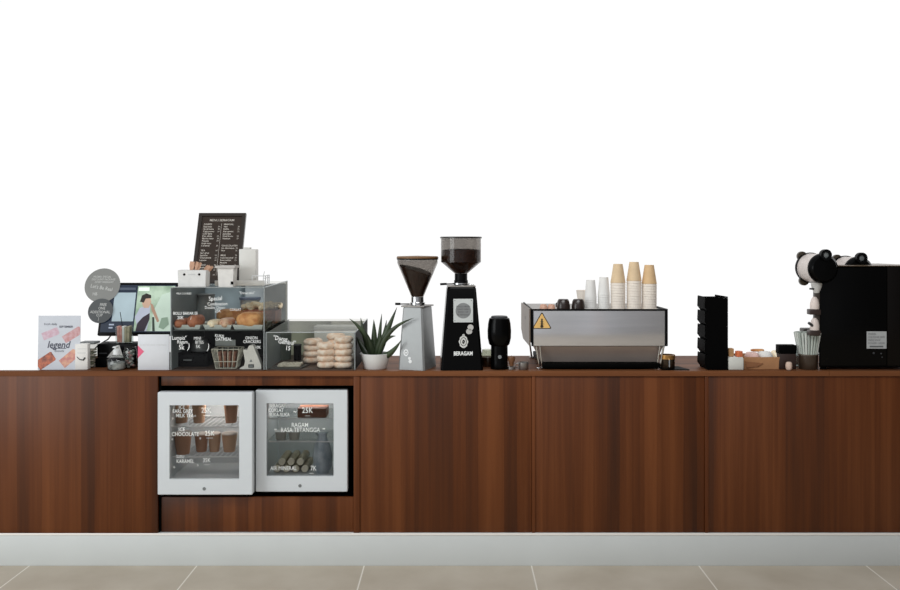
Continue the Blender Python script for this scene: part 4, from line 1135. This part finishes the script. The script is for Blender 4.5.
# rails along the tray
b = B()
b.box(xr - .006, xr, .0082, .16, zt_ - .011, zt_); b.box(xl, xl + .006, .0082, dm_, zt_ - .011, zt_); b.obj('tray_rail', BLACK, em)
# flared left side panel
b = B()
sp_ = [(0.0081, zt_ + .0), (.53, zt_ - .004), (.53, zb_ + .035), (.40, zb_ - .005), (.0081, zb_ - .0)]
b.loft([[(xl - .010, y, z) for y, z in sp_], [(xl - .004, y, z) for y, z in sp_]]); b.obj('side_panel', mat('side_steel', (112, 98, 86), .45, metal=.5, scale=8), em)
b = B(); b.loft([[(xr + .001, y, z) for y, z in sp_], [(xr + .006, y, z) for y, z in sp_]]); b.obj('side_panel', BLACK, em)
b = B(); b.text('linea', 0, 0, .03, bold=.01)
b.xform(Matrix.Rotation(-PI / 2, 4, 'Z'))
b.xform(Matrix.Translation((xl - .0106, .25, (zt_ + zb_) / 2 + .03))); b.obj('side_lettering', DARKGREY, em)
# lower sloped back panel
b = B()
zl = lz(362.3, .05)
b.loft([[(lx(533.5), .03, zb_ - .001), (lx(664.5), .03, zb_ - .001), (lx(657, .07), .07, zl), (lx(541, .07), .07, zl)], [(lx(533.5), .05, zb_ - .001), (lx(664.5), .05, zb_ - .001), (lx(657, .07), .09, zl), (lx(541, .07), .09, zl)]])
b.obj('lower_panel', mat('lower_steel', (186, 172, 164), .4, metal=.5, scale=6), em)
b = B(); b.box(lx(541, .07), lx(658, .07), .012, dm_, .006, zl - .0008, bev=.004); b.obj('drip_base', BLACKM, em)
for px, dd in ((536.5, .045), (661.5, .045)):
    for q in (0, .42):
        b = B(); s_ = 1 if px < 600 else -1
        b.tube([(lx(px, dd) - .004 * s_, dd - .028 + q, zb_ - .002), (lx(px, dd) + .012 * s_, dd - .012 + q, .004)], .005, 10)
        if q == 0: b.tube([(lx(px, dd) + .014 * s_, dd - .026 + q, zb_ - .002), (lx(px, dd) + .026 * s_, dd - .012 + q, .004)], .004, 10)
        b.lathe([(.0005, 0), (.014, 0), (.014, .006), (.0005, .006)], 14, Matrix.Translation((lx(px, dd) + .013 * s_, dd - .012 + q, 0)))
        b.obj('leg', CHROME, em)
# warning triangle
def tri(cx, cz, s, r, n=4):
    P = [Vector((cx + s * math.cos(a), cz + s * math.sin(a))) for a in (PI / 2, PI / 2 + 2 * PI / 3, PI / 2 + 4 * PI / 3)]
    c = Vector((cx, cz)); out = []
    for p in P:
        q = p + (c - p).normalized() * 2 * r; a0 = math.atan2(p.y - c.y, p.x - c.x)
        for k in range(n + 1):
            a = a0 - PI / 3 + 2 * PI / 3 * k / n; out.append((q.x + r * math.cos(a), q.y + r * math.sin(a)))
    return out
cz = lz(323.1); cx_ = lx(541.9)
wt = B(); wt.prism(tri(cx_, cz, 11.4 * u, .004), -.0002, .0008); tr_ = wt.obj('warning_sign', mat('sign_black', (44, 34, 22), .5), em)
b = B(); b.prism(tri(cx_, cz, 9.8 * u, .003), -.0008, -.0003); b.obj('sign_face', mat('sign_yellow', (226, 182, 108), .5, var=.03), tr_)
b = B(); b.box(cx_ - .004, cx_ + .004, -.0016, -.0009, cz - 2.5 * u, cz + 4.4 * u, bev=.0003); b.disc(cx_, cz - 3.2 * u, .0075, -.0016, -.0009, 18); b.box(cx_ - .011, cx_ + .011, -.0014, -.0009, cz - 1.0 * u, cz - .6 * u); b.box(cx_ - .009, cx_ + .009, -.0014, -.0009, cz + 1.2 * u, cz + 1.6 * u); b.obj('thermometer_symbol', mat('sign_black', (44, 34, 22)), tr_)

# ---------------------------------------------------------------- cups on the machine
ztray = TOP + .0005 + zt_ - .0083
def stack(px, d, n, rim, base, ht, sp, mats, labels, group, name='paper_cup', top_scale=None):
    proto = {}
    for k in range(n):
        m = mats[k]; loc = (X(px, d), d, ztray + k * sp)
        loc = (loc[0], loc[1], loc[2] + ht + .0012)
        if m.name not in proto:
            t = make_cup(name, labels[k], 'cup', rim, base, ht, m, loc, (PI, 0, 0), group)
            proto[m.name] = t
        else:
            dup(proto[m.name], loc, (PI, 0, 0), labels[k], group)
dK = .14
uK = U(dK)
for px, topy, nm in ((618, 264.2, 'leftmost'), (634, 262.2, 'middle'), (649.2, 265.2, 'rightmost')):
    total = (Z(topy, dK) - ztray)
    ht = 18.5 * uK; sp = .0128; n = round((total - ht) / sp) + 1; sp = (total - ht) / (n - 1)
    labs = [f'cream paper cup, {ordinal(k)} from the bottom of the {nm} cream cup stack' for k in range(n - 1)] + [f'tan paper cup upside down on top of the {nm} cream cup stack']
    stack(px, dK, n, 7.35 * uK, 4.6 * uK, ht, sp, [CREAM] * (n - 1) + [KRAFT2 if nm == 'rightmost' else KRAFT], labs, f'paper cups in the {nm} cream stack')
for px, topy, nm in ((590.6, 280.2, 'shorter left'), (603.8, 277.4, 'taller right')):
    total = (Z(topy, dK) - ztray); ht = 17.5 * uK; sp = .0118; n = round((total - ht) / sp) + 1; sp = (total - ht) / (n - 1)
    labs = [f'white paper cup, {"topmost" if k == n - 1 else ordinal(k) + " from the bottom"} of the {nm} white cup stack' for k in range(n)]
    stack(px, dK, n, 5.9 * uK, 4.4 * uK, ht, sp, [WHITECUP] * n, labs, f'white paper cups in the {nm} stack')
d = .25
make_cup('paper_cup', 'single upright cream paper cup behind the white cup stacks', 'cup', 7.2 * U(d), 5.0 * U(d), 17 * U(d), CREAM, (X(583.5, d), d, ztray + .0005))
MUG = mat('dark_brown_glaze', (44, 34, 30), .25, spec=.5)
for px, d, nm in ((563.3, .10, 'left'), (578.2, .10, 'right')):
    t = thing('espresso_mug', f'{nm} dark brown mug upside down on the espresso machine', 'mug', (X(px, d), d, ztray + .0006), 0, 'dark brown mugs on the machine')
    r = 6.7 * U(d); hh = 10.5 * U(d)
    b = B(); b.lathe([(r - .003, 0), (r, 0), (r, hh * .35), (r * .88, hh * .8), (r * .7, hh), (.0005, hh), (.0005, hh - .003), (r * .6, hh - .003), (r - .003, hh * .3)], 28, closed=True); b.obj('mug_body', MUG, t)
    b = B(); b.tube([(r * .98, 0, .010), (r * 1.28, 0, .014), (r * 1.3, 0, .028), (r * .95, 0, .034)], .003, 8); o = b.obj('handle', MUG, t); o.rotation_euler = (0, 0, 2.4 if px < 570 else .9)
PINK = mat('pink_glaze_cup', (206, 160, 136), .4)
for px, nm in ((543.5, 'left'), (551.5, 'right')):
    d = .16
    t = thing('espresso_cup', f'{nm} small pink cup upside down near the warning sign', 'cup', (X(px, d), d, ztray + .0006), 0, 'small pink cups on the machine')
    r = 4.0 * U(d); hh = 4.4 * U(d)
    b = B(); b.lathe([(r - .002, 0), (r, 0), (r * .9, hh * .7), (r * .6, hh), (.0005, hh), (.0005, hh - .003), (r * .5, hh - .003), (r - .003, hh * .3)], 24, closed=True); b.obj('cup_body', PINK, t)
    b = B(); b.tube([(0, r * .95, .008), (0, r * 1.4, .010), (0, r * 1.4, .018), (0, r * .9, .02)], .0022, 8); b.obj('handle', PINK, t)

# pitcher and knock mat right of the machine
d = .07
t = thing('milk_pitcher', 'small brass-rimmed steel pitcher at the right foot of the espresso machine', 'pitcher', (X(667.3, d), d, TOP + .0045))
r = 7.4 * U(d); hh = 13.5 * U(d)
b = B(); b.lathe([(.0005, 0), (r * .95, 0), (r, .004), (r, hh - .008), (r - .002, hh - .008), (r - .002, .004), (.0005, .003)], 32, closed=False); b.obj('pitcher_body', mat('pitcher_dark', (66, 56, 44), .25, metal=.8), t)
b = B(); b.lathe([(r + .0003, hh - .02), (r + .0018, hh - .02), (r + .0018, hh), (r - .003, hh), (r - .003, hh - .0075), (r + .0003, hh - .0075)], 32, closed=True); b.obj('rim_band', mat('brass', (170, 126, 70), .3, metal=.8), t)
b = B(); b.tube([(.0, -r - .001, hh * .75), (-.002, -r - .016, hh * .7), (-.002, -r - .016, hh * .2), (0, -r - .001, hh * .12)], .004, 8); b.obj('handle', CHROME, t)
b = B(); b.box(X(640, .07) , X(689, .07), .035, .16, TOP + .0004, TOP + .004, bev=.001)
b.bm.free()
t = B(); xa, xb = X(655, .06), X(688, .06)
t.loft([[(X(658, .1), .025, TOP + .0004), (X(690, .02), .025, TOP + .0004), (X(680, .1), .14, TOP + .0004), (X(662, .1), .14, TOP + .0004)], [(X(658, .1), .025, TOP + .004), (X(690, .02), .025, TOP + .004), (X(680, .1), .14, TOP + .004), (X(662, .1), .14, TOP + .004)]])
tag(t.obj('bar_mat', BLACKM), 'black rubber bar mat under the small steel pitcher', 'mat')

# ================================================================ stacked black bins
d = .03
u = U(d)
nb = 5
pitch = (Z(298, d) - TOP) / nb
bw = .13
def bin_obj():
    t = thing('storage_bin', '', 'bin', (0, 0, 0), 0, 'stacked black storage bins')
    q = lambda px: (px - 712) * u
    hgt = pitch
    # side wall profile seen from the front: sloping lip on the left
    prof = [(q(707.6), 0), (q(728), 0), (q(728), hgt - .001), (q(727), hgt), (q(715), hgt), (q(709.5), hgt), (q(705), hgt + .004), (q(704.6), hgt * .34), (q(707.2), hgt * .10)]
    b = B(); b.prism(prof, 0, .003); b.obj('side_wall', BLACKM, t)
    b = B(); b.prism(prof, bw - .003, bw); b.obj('side_wall', BLACKM, t)
    b = B(); b.box(q(707.8), q(727), .0032, bw - .0032, .0, .003); b.obj('bin_floor', BLACKM, t)
    b = B(); b.box(q(726.4), q(727.9), .0032, bw - .0032, .0035, hgt - .004); b.obj('back_wall', BLACKM, t)
    b = B(); b.loft([[(q(707.6), y, .0035), (q(704.8), y, hgt * .42), (q(705.2), y, hgt + .005), (q(705.7), y, hgt + .005), (q(705.5), y, hgt * .42), (q(708.6), y, .0035)] for y in (.0032, bw - .0032)]); b.obj('front_lip', BLACKM, t)
    return t
bp_ = bin_obj()
BL = ['bottom', 'second from the bottom', 'middle', 'second from the top', 'topmost']
for k in range(nb):
    loc = (X(712, d), d, TOP + .0005 + k * pitch)
    lab = f'black plastic storage bin, {BL[k]} of the tower of five'
    if k == 0: bp_.location = loc; bp_['label'] = lab; r = bp_
    else: r = dup(bp_, loc, 0, lab)
q = lambda px: (px - 712) * u
b = B(); b.prism([(q(715), pitch + .0003), (q(728), pitch + .0003), (q(728), pitch + .006), (q(715), pitch + .0165)], 0, .003); b.obj('corner_flap', BLACKM, r)

# ================================================================ right end small things
d = .03
t = thing('napkin_box', 'small white napkin block beside the tower of black bins', 'box', (X(736, d), d, TOP + .0005), math.radians(-3))
w, h = 15.5 * U(d), 12 * U(d)
b = B(); b.box(-w / 2, w / 2, 0, .07, 0, h, bev=.005); b.obj('box_body', mat('napkin_white', (206, 206, 198), .7, var=.03), t)
b = B(); b.box(-w / 2 + .004, w / 2 - .004, .004, .066, h + .0002, h + .003, bev=.001); b.obj('paper_top', PAPER, t)
o = B(); o.box(-.013, .013, -.01, .02, 0, .028, bev=.004); o = o.obj('orange_sachet', mat('orange_wrap', (216, 118, 76), .5)); o.location = (X(739.5, .05), .05, TOP + .0005 + h + .0035); o.rotation_euler = (0, 0, .3)
tag(o, 'small orange sachet lying on the white napkin block', 'sachet')
o = B(); o.box(-.013, .013, -.01, .02, 0, .04, bev=.004); o = o.obj('tan_packet', mat('tan_wrap', (186, 142, 96), .6)); o.location = (X(730.8, .06), .06, TOP + .0005 + h + .0035)
tag(o, 'small tan packet on the napkin block against the black bins', 'packet')
# kraft tray
d = .05
u = U(d)
t = thing('kraft_tray', 'open brown kraft paper tray of pastry right of the napkin block', 'tray', (X(764, d), d, TOP + .0005))
KB = mat('kraft_board', (176, 128, 88), .7, var=.1, scale=14)
w, h = 41 * u, 14.5 * u
hw = w / 2
def kt(k, z, zz=None): return [(-hw + k, k, z), (hw - k, k, z), (hw - k, .15 - k, z), (-hw + k, .15 - k, z)]
b = B(); b.loft([kt(.006, 0), kt(0, h * .85), kt(.002, h * .85), kt(.008, .002)]); b.obj('tray_body', KB, t)
b = B(); b.prism([(-hw + .01, h * .55), (-.005, h * .42), (-.03, h * .2), (-hw + .012, h * .12)], -.0015, .002); b.obj('fold_flap', mat('kraft_dark', (140, 94, 60), .7), t)
for i, (px, py, sx_, m, lab) in enumerate(((752, 357, 9, mat('wrap_pink', (226, 190, 180), .6), 'pinkish folded wrapper on the left of the kraft tray'), (765, 356.5, 10, PAPER, 'white crumpled tissue in the middle of the kraft tray'), (778, 358, 9, CRUMBLE, 'pale crumbly pastry at the right of the kraft tray'))):
    o = bun(('paper_wrapper', 'tissue', 'pastry')[i], lab, ('wrapper', 'tissue', 'pastry')[i], (X(px, .12), .12, TOP + .0005 + h * .25), sx_ * u * 1.5, .09, .058 + .004 * i, m, 0, None, 30 + i)
o = bun('bread_stick', 'thin brown bread stick lying across the top of the kraft tray', 'bread', (X(757.5, .15), .15, TOP + .0005 + h * .25 + .056), 14 * u, .02, .014, CRUST, 0, None, 44)
# white edge strip (torn tissue end)
# black box
d = .05
u = U(d)
t = thing('black_box', 'low black open box between the kraft tray and the straws', 'box', (X(787.5, d), d, TOP + .0005))
b = B(); b.box(-8.3 * u, 9.0 * u, 0, .045, 0, .075 , bev=.003); b.obj('box_body', mat('box_red_black', (44, 26, 20), .5), t)
b = B(); b.box(-8.5 * u, 9.2 * u, -.002, .047, .0753, 24.3 * u, bev=.003); b.obj('box_lid', BLACKM, t)
o = bun('crumpled_tissue', 'small crumpled pinkish tissue before the low black box', 'tissue', (X(789, .022), .022, TOP + .0005), 6.5 * U(.02), .03, 8.5 * U(.02), mat('tissue_pink', (206, 180, 164), .7), 0, None, 50, sq=2)
# straws
d = .075
u = U(d)
t = thing('straw_holder', 'dark glass holder full of grey-green straws beside the big black machine', 'holder', (X(808, d), d, TOP + .0005))
rb = 9.2 * u; hh = 15 * u
b = B(); b.lathe([(.0005, 0), (rb * .95, 0), (rb, .004), (rb * 1.04, hh), (rb * 1.0, hh), (rb * .94, .006), (.0005, .005)], 32); b.obj('holder_body', mat('smoked_brown', (58, 46, 36), .3, spec=.4), t)
b = B(); b.lathe([(rb * 1.045, hh - .006), (rb * 1.09, hh - .006), (rb * 1.09, hh + .0005), (rb * 1.045, hh + .0005)], 32, closed=True); b.obj('rim', mat('holder_rim', (84, 74, 62), .4), t)
STRAW = mat('paper_straw', (150, 164, 154), .6, scale=60, col2=(196, 204, 196), stretch=(1, 1, .05))
L = 37 * u
nt_ = NT(STRAW.node_tree)
oi = nt_.add('ShaderNodeObjectInfo')
cc = nt_.ramp(oi.outputs['Random'], [(0.0, lin((138, 148, 140))), (0.5, lin((180, 187, 179))), (1.0, lin((220, 222, 216)))])
nt_.link(cc, nt_.n['Principled BSDF'].inputs['Base Color'])
sp0 = None
spots = []
for ring_, n in ((.0, 1), (.30, 7), (.62, 13), (.95, 24)):
    for i in range(n):
        a = 2 * PI * i / n + ring_ * 3; spots.append((ring_ * math.cos(a), ring_ * math.sin(a)))
rnd = random.Random(8)
for i, (fx, fy) in enumerate(spots):
    p0 = Vector((fx * rb * .72, fy * rb * .72, .006)); p1 = Vector((fx * rb * 1.42, fy * rb * 1.42, L + rnd.uniform(-.006, .006)))
    dirv = (p1 - p0).normalized()
    if sp0 is None:
        b = B(); b.lathe([(.0052, 0), (.0052, L - .006), (.0044, L - .006), (.0044, 0)], 10, closed=True); o = b.obj('drinking_straw', STRAW); sp0 = o
    else:
        o = sp0.copy(); C.objects.link(o)
    o.location = Vector((X(808, d), d, TOP + .0005)) + p0
    o.rotation_euler = dirv.to_track_quat('Z', 'Y').to_euler()
    tag(o, 'grey-green paper straw in the dark glass holder', 'straw', 'paper straws in the glass holder')
d = .16
t = thing('glass_mug', 'clear glass mug half hidden behind the straws', 'mug', (X(796.5, d), d, TOP + .0005))
b = B(); b.lathe([(.0005, 0), (.026, 0), (.030, .10), (.0285, .10), (.0245, .004), (.0005, .003)], 28); b.obj('mug_body', glass('mug_glass', (176, 182, 180), 2.0, .03), t)
b = B(); b.tube([(-.028, 0, .085), (-.048, 0, .08), (-.047, 0, .04), (-.026, 0, .03)], .004, 8); b.obj('handle', glass('mug_glass', (176, 182, 180)), t)

# ================================================================ big black machine
d = .03
u = U(d)
x0_ = X(819.5, d)
bm_ = thing('drinks_machine', 'big black drinks machine with white drums and taps at the right counter end', 'drinks machine', (x0_, d, TOP + .0005))
mx = lambda px, dd=0.0: X(px, d + dd) - x0_
mz = lambda py, dd=0.0: Z(py, d + dd) - TOP - .0005
zT = mz(265.5)
xe = mx(925)
plan = [(0, .004), (xe, .004), (xe, .46), (.215, .46), (.006, .022)]
b = B(); b.loft([[(x, y, .014) for x, y in plan], [(x, y, zT - .004) for x, y in plan]]); b.obj('body', BLACKM, bm_)
b = B(); b.box(.004, mx(886.5), 0, .0035, .02, zT - .012, bev=.001); b.obj('side_panel', BLACKG, bm_)
b = B(); b.box(mx(887.3), xe - .002, -.001, .0035, .02, zT - .006, bev=.001); b.obj('rear_panel', mat('bronze_gloss', (9, 6, 4), .25, spec=.12, scale=6), bm_)
b = B(); b.loft([[(x, y - (.006 if y < .01 else 0), z) for x, y in plan] for z in (zT - .0035, zT)]); b.obj('top_cover', mat('top_bronze', (104, 88, 70), .35, metal=.4), bm_)
for x_, y_ in ((.03, .03), (xe - .03, .03), (.24, .43), (xe - .03, .43)):
    b = B(); b.lathe([(.0005, 0), (.016, 0), (.014, .0136), (.0005, .0136)], 16, Matrix.Translation((x_, y_, 0))); b.obj('foot', BLACKM, bm_)
b = B(); b.box(mx(866.6), mx(886.4), -.0012, -.0004, mz(348.6), mz(331.4)); lab_ = b.obj('spec_label', mat('label_grey', (170, 172, 172), .5, var=.05), bm_)
b = B()
for k in range(4): b.text(('MODEL', 'VOLTAGE 220V', 'FREQ 50HZ', 'POWER 1200W')[k], mx(868), mz(334 + 3.1 * k), 1.7 * u / .69, y=-.0018, align='LEFT')
b.box(mx(869.5), mx(883), -.0018, -.0013, mz(347.3), mz(345.8)); b.obj('label_lettering', mat('label_ink', (90, 92, 92), .6), lab_)
b = B(); b.disc(mx(873.6), mz(353), .005, -.0012, -.0002, 14); b.disc(mx(881), mz(353.5), .004, -.0012, -.0002, 14); b.disc(mx(882), mz(357.2), .003, -.0012, -.0002, 14); b.obj('screws', DARKGREY, bm_)
# drums
PANW = mat('drum_white', (206, 196, 190), .45, var=.03)
def drum(px, py, dd):
    M = Matrix.Translation((mx(px, dd), dd, mz(py, dd))) @ Matrix.Rotation(PI / 2, 4, 'X') @ Matrix.Rotation(math.radians(3), 4, 'Y')
    r = 15.0 * U(d + dd)
    b = B(); b.lathe([(.0005, -.125), (r * .93, -.125), (r * .97, -.115), (r * .97, .0), (.0005, .0)], 40, M); dr = b.obj('drum', PANW, bm_)
    b = B(); b.lathe([(r * .98, -.128), (r * 1.04, -.128), (r * 1.04, -.116), (r * .98, -.116)], 40, M, closed=True); b.obj('drum_rim', BLACK, dr)
    b = B(); b.lathe([(.0005, .0005), (r, .0005), (r * 1.01, .006), (r * .98, .016), (r * .80, .03), (.0005, .034)], 40, M); b.obj('drum_cap', BLACKG, dr)
    def lug(ux, uz, z, rr, hollow):
        Mr = M @ Matrix.Translation((ux, uz, z)); b = B()
        if hollow: b.lathe([(rr * .55, -.012), (rr, -.012), (rr, .012), (rr * .55, .012)], 24, Mr, closed=True)
        else: b.lathe([(.0005, -.008), (rr, -.008), (rr, .008), (.0005, .008)], 24, Mr)
        b.obj('lug', BLACK if hollow else mat('lug_brown', (62, 54, 42), .4), dr)
        if hollow:
            b = B(); b.lathe([(.0005, -.004), (rr * .53, -.004), (rr * .53, .003), (.0005, .006)], 20, Mr); b.obj('lug_core', MIDGREY, dr)
    lug(-r * .52, r * .78, -.134, r * .33, False); lug(-r * .38, -r * .9, -.134, r * .33, False); lug(.0, r * .90, .034, r * .37, True)
    return dr
drum(822.0, 268.3, -.045)
drum(857.5, 271.5, .14)
# taps, hung in a column on the left side
TAPW = mat('tap_white', (214, 200, 192), .45)
def T(px, py, dd): return Vector((mx(px, dd), dd, mz(py, dd)))
dd = -.02
for nm, top, bot, lev, clampy in (('a', 296.5, 309, None, 309), ('b', 317.5, 330, (808.5, 323.5), 331)):
    p = T(814.6, bot, dd); hgt = (bot - top) * U(d + dd)
    b = B(); b.lathe([(.0005, 0), (.021, 0), (.0215, hgt * .35), (.017, hgt * .75), (.008, hgt * .97), (.0005, hgt)], 24, Matrix.Translation(p)); tp = b.obj('tap', TAPW, bm_)
    b = B(); b.box(p.x - .03, p.x + .022, dd - .022, dd + .022, p.z - .026, p.z - .0005, bev=.004); b.obj('tap_clamp', mat('clamp_brown', (50, 36, 32), .4), tp)
    if lev:
        q_2 = T(807, 322.5, dd); b = B(); b.tube([(p.x - .015, dd - .012, p.z + .022), (q_2.x, dd - .02, q_2.z)], .0065, 10); b.obj('tap_lever', DARKGREY, tp)
p = T(816.5, 293, dd)
b = B(); b.lathe([(.0005, 0), (.012, .0), (.024, .03), (.026, .05), (.0005, .05)], 24, Matrix.Translation(p)); fn = b.obj('tap_funnel', mat('funnel_pale', (190, 188, 184), .4), bm_)
b = B(); b.tube([(p.x - .018, dd - .01, p.z + .02), (p.x - .038, dd - .015, p.z + .021)], .0045, 10); b.obj('tap_lever', DARKGREY, fn)
b = B(); b.box(mx(814.5, dd), mx(819.5, dd), dd - .006, dd + .02, mz(336, dd), mz(284, dd), bev=.003); b.obj('tap_column', mat('column_brown', (56, 48, 42), .4), bm_)
de = .12
b = B(); b.box(mx(801.5, de), mx(826, de), de - .03, de + .03, mz(333.5, de), mz(328, de), bev=.006); b.obj('drip_ledge', mat('ledge_dark', (48, 44, 38), .4), bm_)

# ================================================================ light
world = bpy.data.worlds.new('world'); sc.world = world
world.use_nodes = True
t = NT(world.node_tree)
bg = t.n['Background']
tc = t.add('ShaderNodeTexCoord'); sp = t.add('ShaderNodeSeparateXYZ')
t.link(tc.outputs['Generated'], sp.inputs[0])
x_, y_, z_ = sp.outputs
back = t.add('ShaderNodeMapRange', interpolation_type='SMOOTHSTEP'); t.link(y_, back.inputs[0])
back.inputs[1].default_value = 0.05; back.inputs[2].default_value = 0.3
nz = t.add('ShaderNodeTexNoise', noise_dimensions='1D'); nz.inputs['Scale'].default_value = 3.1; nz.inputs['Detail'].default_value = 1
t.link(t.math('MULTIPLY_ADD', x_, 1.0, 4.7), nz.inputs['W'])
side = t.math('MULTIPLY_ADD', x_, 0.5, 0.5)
front = t.ramp(side, [(0.0, (.62, .66, .70, 1)), (0.42, (.44, .45, .47, 1)), (.560, (.52, .54, .58, 1)), (.580, (.44, .37, .35, 1)), (.598, (.34, .36, .38, 1)), (.66, (.24, .24, .25, 1)), (1.0, (.10, .09, .08, 1))])  # invented room tones; brown band added to reflect in the steel panel
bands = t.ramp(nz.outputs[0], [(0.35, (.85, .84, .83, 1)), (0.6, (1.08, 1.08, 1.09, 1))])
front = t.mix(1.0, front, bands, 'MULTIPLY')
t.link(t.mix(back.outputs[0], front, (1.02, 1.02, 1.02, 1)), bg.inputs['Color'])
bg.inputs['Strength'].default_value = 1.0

def area(name, loc, target, sx_, sy_, power, col):
    l = bpy.data.lights.new(name, 'AREA'); l.shape = 'RECTANGLE'; l.size = sx_; l.size_y = sy_; l.energy = power; l.color = col
    o = bpy.data.objects.new(name, l); C.objects.link(o); o.location = loc
    o.rotation_euler = (Vector(target) - Vector(loc)).to_track_quat('-Z', 'Y').to_euler()
    return o
area('window_daylight', (-3.6, -2.6, 1.7), (-.9, 0, .6), 2.0, 2.0, 56, (.95, .985, .985))
area('ceiling_lamp', (.2, -2.2, 3.1), (.2, -.2, .5), 2.4, .8, 48, (.98, 1.0, 1.0))

for ex, zt2, dd, col, en in ((ex1, Z(405, -.04), .14, (1.0, .95, .89), 1.0), (ex2, Z(403, .03), .2, (1.0, .97, .93), .75)):
    area('fridge_lamp', ((ex[0] + ex[1]) / 2, dd, zt2 + .008), ((ex[0] + ex[1]) / 2, dd + .12, zt2 - .4), .22, .03, en, col)

sc.view_settings.view_transform = 'Standard'
sc.view_settings.look = 'None'
sc.view_settings.gamma = 1
sc.view_settings.exposure = 0.0
sc.view_settings.use_curve_mapping = False
sc.cycles.transparent_max_bounces = 32
